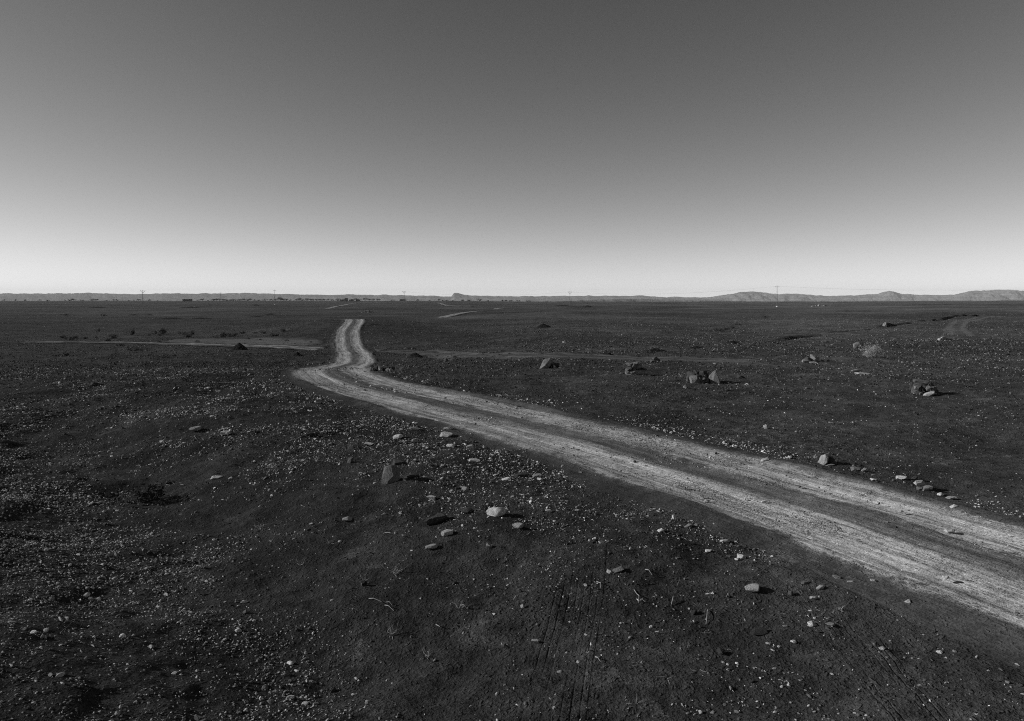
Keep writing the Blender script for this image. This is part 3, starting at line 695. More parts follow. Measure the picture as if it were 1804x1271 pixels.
# ------------------------------------------------------------------ dirt mounds and low banks
def mound(u, v, wpx, hpx, label, seed, name='dirt_mound', rz=0.0, peak=1.0):
    x0, y0 = pix(u, v); s = y0 / F; rx = wpx * s / 2; ry = min(max(rx * 0.7, 0.3), 3.0); hh = hpx * s
    y0 += ry * 0.6; x0 *= y0 / (y0 - ry * 0.6)
    n = 41; g = np.linspace(-1.15, 1.15, n); A, Bq = np.meshgrid(g, g)
    rr = np.hypot(A, Bq)
    ca, sa = math.cos(rz), math.sin(rz)
    lx = A * rx; ly = Bq * ry; X = x0 + ca * lx - sa * ly; Y = y0 + sa * lx + ca * ly
    shape = np.clip(1 - rr ** 1.1, 0, 1) ** peak + 0.25 * fbm(A * 3 + seed, Bq * 3, seed, 3) * np.clip(1.1 - rr, 0, 1)
    Z = H(X, Y) + hh * shape * 1.1 - 0.06 * sst(0.95, 1.15, rr) - 0.015
    Zc = float(H(np.array([x0]), np.array([y0]))[0])
    o = grid_mesh(name, X - x0, Y - y0, Z - Zc, M['mound']); o.location = (x0, y0, Zc)
    tag(o, label, 'dirt mound', 'earth mounds on the plain'); return o
mound(421, 618, 36, 11, 'dark conical dirt mound in front of the pale side track at left', 1)
mound(732, 632, 36, 9, 'dark conical dirt mound right of the road where it climbs', 2)
mound(524, 628, 18, 7, 'small dirt mound left of the road where it climbs', 3)
mound(1069, 627, 34, 6, 'low dark mound behind the crossing wheel track', 4)
mound(1152, 620, 54, 6, 'long low bank sloping up right behind the slab tower', 5, 'earth_bank', 0.2)
mound(1225, 614, 30, 4, 'thin low bank right of the long bank', 6, 'earth_bank', 0.1)
mound(1291, 606, 34, 6, 'low dark bank above the big rock heap', 7, 'earth_bank', 0.1)
mound(957, 578, 34, 7, 'lens-shaped dark mound alone in the middle of the plain', 8)
def bank_line(pts, half, hh, label, seed):
    P_ = pixline(pts, 200, 20); s = np.r_[0, np.cumsum(np.hypot(*np.diff(P_, axis=0).T))]
    n = int(s[-1] / 0.3); t = np.linspace(0, s[-1], n); px = np.interp(t, s, P_[:, 0]); py = np.interp(t, s, P_[:, 1])
    tx = np.gradient(px); ty = np.gradient(py); l = np.hypot(tx, ty); nx = ty / l; ny = -tx / l
    a = np.linspace(-1, 1, 15); X = px[:, None] + nx[:, None] * a * half; Y = py[:, None] + ny[:, None] * a * half
    S = np.broadcast_to(t[:, None], X.shape); A = np.broadcast_to(a[None], X.shape)
    Z = H(X, Y) - 0.03 + hh * (1 - A ** 2) * np.clip(0.55 + 1.5 * vn(S * 0.22, S * 0, seed), 0, 1.3) * sst(0, 3, S) + 0.10 * hh * vn(S * 2, A * 3, seed + 1) * 2
    c = (float(px[0]), float(py[0]), float(Z[0, 7]))
    o = grid_mesh('earth_bank', X - c[0], Y - c[1], Z - c[2], M['mound']); o.location = c
    tag(o, label, 'dirt mound', 'earth mounds on the plain')
bank_line([(1330, 604), (1395, 596), (1450, 589), (1500, 583), (1555, 576), (1610, 569), (1660, 563), (1720, 557)], 0.7, 0.42, 'long thin earth bank rising towards the right edge', 71)
for k, (u, v, wp) in enumerate([(170, 543, 40), (235, 556, 26), (262, 556, 18), (335, 543, 44), (300, 562, 50), (355, 562, 40), (450, 559, 30), (475, 555, 22), (450, 539, 18), (990, 540, 50), (1035, 541, 20), (660, 574, 30)]):
    o = mound(u, v, wp, 2.2, 'thin dark bank streak on the far plain', 40 + k, 'earth_bank', 0.05)
    o['group'] = 'thin dark banks on the far plain'

# ------------------------------------------------------------------ vegetation
def leaf_cloud(r, n, rad, size, shape=1.0, low=0.0):
    """n small leaf blades filling an uneven dome"""
    vs_, fs = [], []
    lobes = [(r.normal(0, 0.45), r.normal(0, 0.45), r.uniform(0.25, 0.75), r.uniform(0.3, 0.6)) for _ in range(9)]
    for _ in range(n):
        lx, ly, lz, lr = lobes[r.integers(len(lobes))]
        d = r.normal(size=3); d /= np.linalg.norm(d); q = np.array([lx, ly, lz]) + d * lr * r.uniform(0.5, 1.0)
        q[2] = max(q[2], low) * shape; q *= rad
        a = r.normal(size=3); a /= np.linalg.norm(a); b = np.cross(a, r.normal(size=3)); b /= np.linalg.norm(b) + 1e-9
        sz = size * r.uniform(0.6, 1.4) * rad; k = len(vs_)
        vs_ += [q - a * sz, q + b * sz * 0.45, q + a * sz, q - b * sz * 0.45]; fs.append((k, k + 1, k + 2, k + 3))
    return np.array(vs_), fs

def blades(r, n, length, rad, spread, wid, seg=4, up=0.35, droop=0.5):
    """thin three sided stalks fanning out of one root"""
    vs_, fs = [], []
    for _ in range(n):
        az = r.uniform(0, 2 * math.pi); el = r.uniform(up, 1.45) if spread else 1.2
        d = np.array([math.cos(az) * math.cos(el), math.sin(az) * math.cos(el), math.sin(el)])
        p = np.array([r.normal(0, rad), r.normal(0, rad), 0.0]); ln = length * r.uniform(0.55, 1.05); prev = None
        for s_ in range(seg + 1):
            w_ = wid * (1 - 0.75 * s_ / seg); k = len(vs_)
            sd_ = np.cross(d, [0, 0, 1.0]); sd_ /= np.linalg.norm(sd_) + 1e-9; u_ = np.cross(sd_, d)
            vs_ += [p + sd_ * w_, p - sd_ * w_ * 0.5 + u_ * w_ * 0.87, p - sd_ * w_ * 0.5 - u_ * w_ * 0.87]
            if prev is not None:
                for e in range(3): fs.append((prev + e, prev + (e + 1) % 3, k + (e + 1) % 3, k + e))
            prev = k
            p = p + d * ln / seg; d = d + r.normal(0, 0.28, 3) - np.array([0, 0, droop * 0.12]); d /= np.linalg.norm(d)
    return np.array(vs_), fs

def make_mesh(name, vf, mat):
    me = bpy.data.meshes.new(name); me.from_pydata(vf[0].tolist(), [], vf[1]); me.materials.append(M[mat]); me.update(); return me

SHR = []
for i in range(5):
    r = np.random.default_rng(300 + i)
    SHR.append((make_mesh('foliage', leaf_cloud(r, 420, 1.0, 0.085, 0.75), 'shrubleaf'), make_mesh('stems', blades(r, 26, 0.9, 0.08, True, 0.018), 'bark')))
def shrub(u, v, wpx, hpx, label, k, group):
    x, y = pix(u, v); s = y / F; z = float(H(np.array([x]), np.array([y]))[0]) - 0.02
    e = tag(empty('shrub', (x, y, z), k * 1.3), label, 'shrub', group); e.scale = (wpx * s * 0.75, wpx * s * 0.7, hpx * s * 1.4)
    f_, s_ = SHR[k % 5]; inst('foliage', f_, e); inst('stems', s_, e); return e
SHRUBS = [(110, 597, 7, 5), (123, 600, 11, 6), (132, 597, 8, 5), (150, 598, 7, 4), (199, 597, 11, 6), (189, 602, 9, 5), (212, 610, 8, 5), (232, 591, 10, 9), (238, 620, 13, 5), (116, 628, 11, 6), (285, 589, 14, 9), (274, 588, 5, 4), (322, 590, 8, 5), (338, 590, 9, 5), (331, 595, 10, 6), (391, 594, 15, 7), (410, 594, 13, 7), (426, 588, 9, 4), (483, 593, 11, 5), (174, 585, 4, 6), (347, 603, 6, 3), (262, 592, 4, 3), (281, 592, 4, 3), (499, 585, 8, 5), (450, 588, 5, 3), (465, 588, 7, 4), (115, 556, 6, 3), (182, 557, 5, 3), (169, 596, 4, 3), (438, 599, 5, 3), (458, 600, 5, 3), (505, 602, 5, 3), (528, 612, 5, 3), (548, 604, 4, 3), (720, 615, 5, 3), (730, 616, 6, 3), (853, 621, 4, 3), (1348, 560, 5, 3), (1013, 617, 4, 3)]
ORD = lambda n: {1: '1st', 2: '2nd', 3: '3rd', 21: '21st', 22: '22nd', 23: '23rd', 31: '31st', 32: '32nd', 33: '33rd'}.get(n, str(n) + 'th')
SHRUBS.sort(); nl = sum(1 for q in SHRUBS if q[0] < 600)
for k, (u, v, wp, hp) in enumerate(SHRUBS):
    lab = (ORD(k + 1) + ' dark shrub from the left among those around the pale side track') if u < 600 else (ORD(k + 1 - nl) + ' tiny dark shrub from the left on the plain right of the road')
    shrub(u, v, wp, hp, lab, k, 'dark shrubs by the side track' if u < 600 else 'tiny shrubs on the right plain')
for k, (u, v, wp, hp) in enumerate([(1267, 584, 9, 6), (1279, 582, 9, 6), (1290, 579, 9, 4), (1299, 573, 8, 3)]):
    e = shrub(u, v, wp, hp, 'greyish shrub in the short row climbing right above the rock heap', k + 3, 'row of grey shrubs on the right plain')
shrub(258, 880, 62, 26, 'broad dark thorny shrub in the left foreground', 2, 'foreground shrub')

# the pale tumbleweed-like bush
x, y = pix(1537, 632); s = y / F; z = float(H(np.array([x]), np.array([y]))[0])
r = np.random.default_rng(77)
e = tag(empty('bush', (x, y, z)), 'round pale dry bush standing alone on the right plain', 'bush'); e.scale = (38 * s / 1.0, 34 * s / 1.0, 24 * s / 0.52)
vf = blades(r, 1000, 0.54, 0.07, True, 0.0045, 5, 0.12, 0.1)
o = inst('twigs', make_mesh('twigs', vf, 'drybush'), e); o.scale = (1.0, 0.9, 0.92)
vf = leaf_cloud(r, 1500, 0.44, 0.034, 1.05); o = inst('seed_heads', make_mesh('seed_heads', vf, 'drybush'), e)
inst('root_crown', make_mesh('root_crown', blades(r, 60, 0.22, 0.05, True, 0.011), 'bark'), e)

# dry weeds and straws in the foreground
def weed(u, v, hpx, n, k, lab):
    x, y = pix(u, v); s = y / F; z = float(H(np.array([x]), np.array([y]))[0])
    r = np.random.default_rng(500 + k)
    o = inst('dry_weed', make_mesh('dry_weed', blades(r, n, hpx * s, 0.015, True, 0.0030, 5, 0.15, 0.6), 'straw'), None, (x, y, z))
    tag(o, lab, 'weed', 'dry weeds in the dark hollow')
for k, (u, v, hp, n, lab) in enumerate([
    (697, 1018, 32, 16, 'tall wispy dry weed in the middle of the dark hollow'), (690, 1124, 30, 18, 'dry weed tuft near the bottom, left of centre'),
    (640, 1036, 22, 7, 'single bent stalk weed beside the small black rock'), (530, 1000, 16, 8, 'small dry tuft at the left of the hollow'),
    (580, 960, 18, 7, 'thin stalks above left of the tall wispy weed'), (812, 1075, 22, 6, 'crossed dry stalks right of the tall wispy weed'),
    (752, 1160, 20, 14, 'dry tuft at the bottom edge of the hollow'), (455, 930, 18, 12, 'pale dry tuft on the slope at left'),
    (420, 945, 16, 10, 'low dry tuft between slope and gravel bank'), (430, 835, 18, 6, 'dry stalks near the ragged white stone'),
    (310, 815, 16, 12, 'straggly dry tuft high in the left trough'), (1480, 1075, 14, 9, 'dry tuft beside the faint tyre print'),
    (185, 970, 16, 10, 'dry tuft on the gravel bank at far left')]):
    weed(u, v, hp, n, k, lab)

def twig(pts, lab, k, rad=0.0042):
    P = []
    for (u, v) in pts:
        x, y = pix(u, v); P.append(np.array([x, y, float(H(np.array([x]), np.array([y]))[0]) + 0.012]))
    P[len(P) // 2][2] += 0.02
    c0 = P[0].copy(); vs_, fs = [], []
    for i, p in enumerate(P):
        d = P[min(i + 1, len(P) - 1)] - P[max(i - 1, 0)]; d /= np.linalg.norm(d) + 1e-9
        a = np.cross(d, [0, 0, 1.0]); a /= np.linalg.norm(a) + 1e-9; b = np.cross(a, d); n = len(vs_); w_ = rad * (1 - 0.5 * i / len(P))
        for q in range(5):
            g = 2 * math.pi * q / 5; vs_.append(p - c0 + a * math.cos(g) * w_ + b * math.sin(g) * w_)
        if i:
            for q in range(5): fs.append((n - 5 + q, n - 5 + (q + 1) % 5, n + (q + 1) % 5, n + q))
    fs += [(4, 3, 2, 1, 0), tuple(range(len(vs_) - 5, len(vs_)))]
    o = inst('dry_twig', make_mesh('dry_twig', (np.array(vs_), fs), 'straw'), None, tuple(c0))
    tag(o, lab, 'twig', 'bleached twigs on the dark soil')
for k, (pts, lab) in enumerate([
    ([(1051, 1029), (1056, 1031), (1058, 1034), (1058, 1039)], 'hook-shaped twig right of the tyre print'),
    ([(1117, 1044), (1122, 1049), (1126, 1055), (1125, 1063)], 'curved branching twig below the sunken slab'),
    ([(1126, 1060), (1131, 1060), (1137, 1061)], 'short side piece of the curved twig'),
    ([(1137, 1013), (1143, 1016), (1149, 1019)], 'straight twig slanting below the sunken slab'),
    ([(1247, 1068), (1246, 1076), (1244, 1089)], 'upright straw beside a black stone'),
    ([(1154, 1104), (1161, 1106), (1169, 1105)], 'level straw below the white pebble'),
    ([(1049, 1159), (1053, 1164), (1058, 1168)], 'slanting straw at the bottom right of the tyre print'),
    ([(1037, 1144), (1035, 1149)], 'short straw beside the tyre print at the bottom'),
    ([(680, 1072), (686, 1073), (691, 1074)], 'bright white stick in the dark hollow'),
    ([(678, 1077), (684, 1081), (694, 1084)], 'thin curved twig under the bright white stick'),
    ([(650, 1067), (658, 1071), (672, 1072)], 'thin twig left of the bright white stick'),
    ([(812, 1070), (817, 1072), (822, 1073)], 'bright short stick among crossed stalks'),
    ([(870, 1028), (872, 1034)], 'tiny upright straw right of the hollow'),
    ([(884, 1134), (885, 1144)], 'upright pale straw near the bottom left of the tyre print'),
    ([(678, 942), (688, 945)], 'short straw above the tall wispy weed'),
    ([(708, 946), (711, 950)], 'tiny straw chip above the tall wispy weed'),
    ([(768, 1104), (775, 1109)], 'small forked straw left of the tyre print'),
    ([(292, 849), (300, 852)], 'thin pale twig beside the dark shrub'),
    ([(318, 851), (324, 854)], 'short pale twig right of the dark shrub'),
    ([(342, 772), (346, 780)], 'thin twig under the grey slab at left'),
    ([(840, 944), (850, 943), (857, 941)], 'long pale stick below the smooth pale boulder'),
    ([(530, 891), (533, 894)], 'tiny white chip of wood in the trough'),
    ([(905, 1056), (909, 1052)], 'short straw left of the pale stone by the tyre print'),
    ([(1183, 1062), (1186, 1055)], 'short straw between curved twig and black stone'),
    ([(915, 447 + 430), (920, 905 - 25)], 'tiny straw near the domed grey stone')]):
    twig(pts, lab, k)

# ------------------------------------------------------------------ far trees
TRE = []
for i in range(5):
    r = np.random.default_rng(700 + i)
    cv = leaf_cloud(r, 300, 0.62, 0.13, 1.0, 0.05); cv[0][:, 2] += 0.28
    tv, tf = [], []
    for a_, (w_, z_) in enumerate([(0.05, 0), (0.035, 0.4), (0.02, 0.8)]):
        for q in range(6): tv.append((w_ * math.cos(q * math.pi / 3) + 0.03 * a_, w_ * math.sin(q * math.pi / 3), z_))
        if a_:
            for q in range(6): tf.append(((a_ - 1) * 6 + q, (a_ - 1) * 6 + (q + 1) % 6, a_ * 6 + (q + 1) % 6, a_ * 6 + q))
    for b_ in range(5):                                     # limbs
        az = b_ * 1.26 + i; n = len(tv); p0 = np.array([0.02, 0, 0.35 + 0.05 * b_]); p1 = p0 + np.array([math.cos(az) * 0.35, math.sin(az) * 0.35, 0.28])
        tv += [tuple(p0 + [0.015, 0, 0]), tuple(p0 + [-0.015, 0.01, 0]), tuple(p0 + [0, -0.015, 0]), tuple(p1)]
        tf += [(n, n + 1, n + 3), (n + 1, n + 2, n + 3), (n + 2, n, n + 3)]
    TRE.append((make_mesh('crown', cv, 'foliage'), make_mesh('trunk', (np.array(tv), tf), 'bark')))
TREES = []
for cx, wp, hp in [(65, 3, 3), (95, 3, 3), (106, 4, 3), (130, 6, 5), (190, 3, 3), (208, 4, 3), (280, 7, 5), (316, 5, 4), (395, 3, 2), (450, 4, 3), (478, 5, 4), (650, 6, 4), (737, 4, 3), (615, 2, 2), (575, 3, 2), (800, 2, 2), (730, 3, 2), (1120, 4, 3), (1158, 7, 5), (1200, 3, 3), (1246, 6, 5), (1268, 8, 5), (1292, 8, 5), (1322, 7, 5), (1358, 7, 4), (1380, 6, 4), (1408, 8, 5), (1450, 8, 5), (1490, 7, 5), (1515, 6, 4), (1540, 7, 5), (1570, 4, 3), (1605, 6, 3), (1640, 5, 3), (1660, 5, 3), (1700, 6, 4), (1740, 7, 4), (1775, 10, 7), (1800, 8, 5)]:
    TREES.append((100 + cx / 4.51, wp, hp))
for cx, wp, hp in [(20, 7, 4), (55, 4, 3), (95, 4, 3), (120, 8, 5), (150, 5, 3), (185, 7, 5), (215, 6, 4), (235, 6, 4), (265, 6, 4), (290, 6, 4), (320, 6, 4), (350, 6, 4), (380, 5, 4), (425, 5, 5), (497, 5, 6), (540, 6, 4), (575, 7, 5), (600, 6, 4), (650, 6, 6), (680, 6, 4), (715, 5, 4), (742, 6, 4), (758, 4, 4), (860, 5, 3), (930, 5, 3), (945, 6, 4), (970, 5, 3), (1063, 5, 4), (1160, 3, 3), (1230, 5, 4), (1265, 4, 4), (1290, 6, 3), (1345, 6, 3), (1420, 6, 5), (1475, 6, 4), (1555, 6, 5), (1625, 4, 3), (1735, 5, 4), (1765, 5, 4), (1795, 4, 3)]:
    TREES.append((500 + cx / 4.51, wp, hp))
for cx, wp, hp in [(5, 4, 3), (50, 4, 3), (70, 3, 3), (130, 4, 3), (146, 4, 3)]:
    TREES.append((900 + cx / 4.51, wp, hp))
TREES += [(u, 4, 3.5) for u in (8, 27, 44, 70, 84)]
random.seed(9); TREES.sort(); TC = {}
for k, (u, wp, hp) in enumerate(TREES):
    y = 1180 + 160 * random.random(); x = (u - 902) / F * y; s = y / F
    z = float(H(np.array([x]), np.array([y]))[0]) - 0.1
    e = empty('tree', (x, y, z), k * 0.7)
    lab = ('dark tree in the loose row on the far left plain' if u < 345 else 'dark tree in the dense belt before the village' if u < 500 else
           'dark tree of the village gardens' if u < 672 else 'small dark tree dotted on the plain right of the village')
    TC[lab] = TC.get(lab, 0) + 1
    tag(e, ORD(TC[lab]) + ' from the left, ' + lab, 'tree', lab.replace('dark tree', 'trees').replace('small ', ''))
    e.scale = (wp * s * 1.05, wp * s * 1.05, hp * s * 0.95)
    c_, t_ = TRE[k % 5]; inst('crown', c_, e); inst('trunk', t_, e)

# ------------------------------------------------------------------ village
def box(name, parent, mat, x0, x1, y0, y1, z0, z1):
    v = [(x0, y0, z0), (x1, y0, z0), (x1, y1, z0), (x0, y1, z0), (x0, y0, z1), (x1, y0, z1), (x1, y1, z1), (x0, y1, z1)]
    return mesh_obj(name, v, [(3, 2, 1, 0), (4, 5, 6, 7), (0, 1, 5, 4), (1, 2, 6, 5), (2, 3, 7, 6), (3, 0, 4, 7)], M[mat], parent)
def house(u, wpx, hpx, mat, lab, y=1120, group='far village houses', wins=3, name='house', cat='house'):
    s = y / F; x = (u - 902) / F * y; z = float(H(np.array([x]), np.array([y]))[0]) - 0.1
    e = tag(empty(name, (x, y, z)), lab, cat, group); W = wpx * s / 2; Hh = hpx * s
    box('wall', e, mat, -W, W, 0, W * 1.4, 0, Hh)
    box('parapet', e, mat, -W - 0.12, W + 0.12, -0.12, W * 1.4 + 0.12, Hh + 0.003, Hh + 0.35)
    box('door', e, 'opening', -0.5, 0.5, -0.06, -0.003, 0.0, 2.0)
    for q in range(wins):
        cx = -W + (q + 0.5) * 2 * W / wins
        if abs(cx) < 1.2: cx += 1.4
        if cx + 0.5 < W: box('window', e, 'opening', cx - 0.45, cx + 0.45, -0.06, -0.003, Hh * 0.5, min(Hh * 0.5 + 1.0, Hh - 0.3))
    return e
house(328, 13.5, 4.0, 'darkwall', 'long dark flat-roofed shed standing alone on the far left plain', 1100, 'far village houses', 5, 'shed', 'shed')
house(595.2, 4, 5.0, 'whitewash', 'white village house with bright wall, leftmost in the village')
house(603, 9, 3.2, 'mud', 'low mud house right of the white house')
house(610.5, 4, 6.0, 'mud', 'taller mud house with upper room in mid village', 1125)
house(619, 8, 3.2, 'mud', 'long low mud house among the village trees')
house(630, 6, 2.6, 'darkwall', 'low dark village house at the right end', 1130)
house(709, 8, 3.0, 'mud', 'pale low house alone right of the village', 1300)

# ------------------------------------------------------------------ electricity poles and cables
def tube(p0, p1, r0, r1, n=8):
    p0 = np.array(p0, float); p1 = np.array(p1, float); d = p1 - p0; d /= np.linalg.norm(d)
    a = np.cross(d, [0.3, 0.9, 0.11]); a /= np.linalg.norm(a); b = np.cross(d, a); v = []
    for p, r_ in ((p0, r0), (p1, r1)):
        for q in range(n): g = 2 * math.pi * q / n; v.append(p + a * math.cos(g) * r_ + b * math.sin(g) * r_)
    f = [(q, (q + 1) % n, n + (q + 1) % n, n + q) for q in range(n)] + [tuple(range(n - 1, -1, -1)), tuple(range(n, 2 * n))]
    return np.array(v), f
def join(parts):
    v, f, k = [], [], 0
    for pv, pf in parts:
        v.append(pv); f += [tuple(i + k for i in q) for q in pf]; k += len(pv)
    return np.concatenate(v), f
PH = 11.0
shaft_m = make_mesh('shaft', tube((0, 0, -0.3), (0, 0, PH), 0.18, 0.10, 10), 'concrete')
arm_m = make_mesh('crossarm', tube((-1.15, 0, PH - 0.55), (1.15, 0, PH - 0.55), 0.05, 0.05), 'steel')
vee_m = make_mesh('crossarm', join([tube((0, 0, PH - 1.7), (-1.5, 0, PH - 0.2), 0.09, 0.07), tube((0, 0, PH - 1.7), (1.5, 0, PH - 0.2), 0.09, 0.07), tube((-1.5, 0, PH - 0.3), (1.5, 0, PH - 0.3), 0.05, 0.05)]), 'steel')
ins_m = make_mesh('insulator', join([tube((0, 0, 0), (0, 0, 0.28), 0.05, 0.05), tube((0, 0, 0.1), (0, 0, 0.2), 0.12, 0.08)]), 'ceramic')
base_m = make_mesh('footing', join([tube((0, 0, -0.2), (0, 0, 0.55), 0.62, 0.5, 10)]), 'whitewash')
POLE = {}
def pole(u, vtop, vbase, lab, vee=False, foot=False):
    hpx = vbase - vtop; y = PH * F / hpx; x = (u - 902) / F * y
    z = EYE - (vbase - HOR) / F * y
    zg = float(H(np.array([x]), np.array([y]))[0])
    e = tag(empty('utility_pole', (x, y, zg)), lab, 'utility pole', 'utility poles on the plain')
    e.scale = (1, 1, max(0.6, (EYE - (vtop - HOR) / F * y - zg) / PH))
    inst('shaft', shaft_m, e); inst('crossarm', vee_m if vee else arm_m, e)
    for dx in ((-1.5, 0, 1.5) if vee else (-1.05, 0, 1.05)):
        inst('insulator', ins_m, e, (dx, 0, (PH - 0.22 if vee else PH - 0.48) if dx else PH))
    if foot: inst('footing', base_m, e)
    POLE[u] = (x, y, zg, e.scale[2])
pole(251.5, 512, 543, 'tallest pole at left with a V-shaped top bracket', True)
pole(216, 523, 534, 'short far pole left of the V-topped pole')
pole(338, 519, 531.5, 'short far pole right of the long dark shed')
pole(389, 515.5, 536, 'pole above the dense tree belt, left one')
pole(484, 511, 533, 'pole above the dense tree belt, right one', False, True)
pole(712, 513.5, 537.5, 'pole in the middle right of the village', True)
pole(1004, 514, 540, 'lone pole near the centre of the horizon', True)
pole(1369, 504, 538.5, 'tallest lone pole before the right mountains with a white footing', False, True)
pole(128.5, 525, 535, 'short pole among the far left trees')
def cable(a, b, lab, sag):
    def top(k, dx): x, y, z, sc_ = POLE[k] if not isinstance(k, tuple) else k; return np.array([x + dx, y, z + (PH - 0.2) * sc_])
    e = tag(empty('power_line', tuple(top(a, 0))), lab, 'power line', 'overhead power lines')
    for dx in (-1.3, 0, 1.3):
        p0, p1 = top(a, dx), top(b, dx); parts = []; pr = None
        for i in range(17):
            t_ = i / 16; p = p0 + (p1 - p0) * t_; p[2] -= sag * 4 * t_ * (1 - t_); p -= top(a, 0)
            if pr is not None: parts.append(tube(pr, p, 0.007, 0.007, 5))
            pr = p
        inst('wire', make_mesh('wire', join(parts), 'steel'), e)
cable(1004, 1369, 'three thin wires between the centre pole and the tallest lone pole', 3.0)
cable(1369, (330.0, 330.0, 0.5, 1.0), 'three thin wires from the tallest lone pole to the right edge', 3.5)
cable(712, 1004, 'three thin wires between the middle pole and the centre pole', 3.0)

# ------------------------------------------------------------------ loose stones: the largest as things, the rest as gravel
PROTO_C = bpy.data.collections.new('gravel_prototypes')
protos = []
for i in range(10):
    me = rock_mesh('pebble', 900 + i, 2, 8, 0.05, (0.4, 0.8), True, 'gravel')
    o = bpy.data.objects.new('pebble_shape', me); PROTO_C.objects.link(o); protos.append(o)
PROTO_B = bpy.data.collections.new('bank_gravel_prototypes')
for i in range(8):
    me = rock_mesh('pebble', 950 + i, 2, 8, 0.05, (0.4, 0.8), True, 'gravel_bank')
    o = bpy.data.objects.new('pebble_shape', me); PROTO_B.objects.link(o)
PROTO_R = bpy.data.collections.new('road_grit_prototypes')
for i in range(8):
    me = rock_mesh('pebble', 970 + i, 1, 6, 0.05, (0.4, 0.8), True, 'gravel_road')
    o = bpy.data.objects.new('pebble_shape', me); PROTO_R.objects.link(o)
PROTO_D = bpy.data.collections.new('dark_gravel_prototypes')
for i in range(8):
    me = rock_mesh('pebble', 930 + i, 1, 6, 0.05, (0.4, 0.8), True, 'gravel_dark')
    o = bpy.data.objects.new('pebble_shape', me); PROTO_D.objects.link(o)

def scatter(name, x, y, sz, coll, npro, label, seed, lift=(-0.12, 0.22)):
    r = np.random.default_rng(seed); n = len(x)
    z = H(x, y); flat = r.uniform(0.35, 0.9, n); el = r.uniform(0.6, 1.55, n)
    me = bpy.data.meshes.new(name); me.vertices.add(n)
    me.vertices.foreach_set('co', np.stack([x, y, z + sz * flat * r.uniform(lift[0], lift[1], n)], -1).ravel().astype(np.float32))
    def at(k, ty, val, fld):
        a = me.attributes.new(k, ty, 'POINT'); a.data.foreach_set(fld, val)
    at('sc', 'FLOAT_VECTOR', (np.stack([sz * el, sz / el, sz * flat], -1) * 0.5).ravel().astype(np.float32), 'vector')
    at('ro', 'FLOAT_VECTOR', np.stack([r.normal(0, 0.5, n), r.normal(0, 0.5, n), r.uniform(0, 6.28, n)], -1).ravel().astype(np.float32), 'vector')
    at('pk', 'INT', r.integers(0, npro, n).astype(np.int32), 'value')
    o = bpy.data.objects.new(name, me); C.objects.link(o)
    ng = bpy.data.node_groups.new(name + '_nodes', 'GeometryNodeTree')
    ng.interface.new_socket('Geometry', in_out='INPUT', socket_type='NodeSocketGeometry')
    ng.interface.new_socket('Geometry', in_out='OUTPUT', socket_type='NodeSocketGeometry')
    gi = ng.nodes.new('NodeGroupInput'); go = ng.nodes.new('NodeGroupOutput')
    ci = ng.nodes.new('GeometryNodeCollectionInfo'); ci.inputs['Collection'].default_value = coll
    ci.inputs['Separate Children'].default_value = True; ci.inputs['Reset Children'].default_value = True
    ip = ng.nodes.new('GeometryNodeInstanceOnPoints'); ip.inputs['Pick Instance'].default_value = True
    def na(k, ty):
        a = ng.nodes.new('GeometryNodeInputNamedAttribute'); a.data_type = ty; a.inputs['Name'].default_value = k; return a.outputs['Attribute']
    ln = ng.links.new
    ln(gi.outputs[0], ip.inputs['Points']); ln(ci.outputs[0], ip.inputs['Instance'])
    ln(na('pk', 'INT'), ip.inputs['Instance Index']); ln(na('sc', 'FLOAT_VECTOR'), ip.inputs['Scale'])
    er = ng.nodes.new('FunctionNodeEulerToRotation'); ln(na('ro', 'FLOAT_VECTOR'), er.inputs[0]); ln(er.outputs[0], ip.inputs['Rotation'])
    ln(ip.outputs[0], go.inputs[0])
    md = o.modifiers.new('scatter', 'NODES'); md.node_group = ng
    struct(o, label, 'stuff'); return o

def sample(n, ymin, ymax, power, seed, half=0.95):
    """points on the plain before the camera, thinning out with distance"""
    r = np.random.default_rng(seed); q = r.random(n)
    k = 2 - power
    y = (ymin ** k + q * (ymax ** k - ymin ** k)) ** (1 / k) if abs(k) > 1e-6 else ymin * (ymax / ymin) ** q
    x = y * r.uniform(-half, half, n)
    return x, y, r

def clumpy(x, y, r, sc, seed, lo, hi):
    return sst(lo, hi, fbm(x / sc, y / sc, seed, 3) + 0.5)

def bankmask(x, y):
    edge = np.interp(y, [3, 5.2, 7.07, 10.3, 19], [0.4, -1.05, -2.6, -5.0, -12.6])
    return sst(0.7, -0.8, x - edge + 1.5 * fbm(x / 1.3, y / 1.3, 83, 2)) * (1 - sst(11, 18, y))

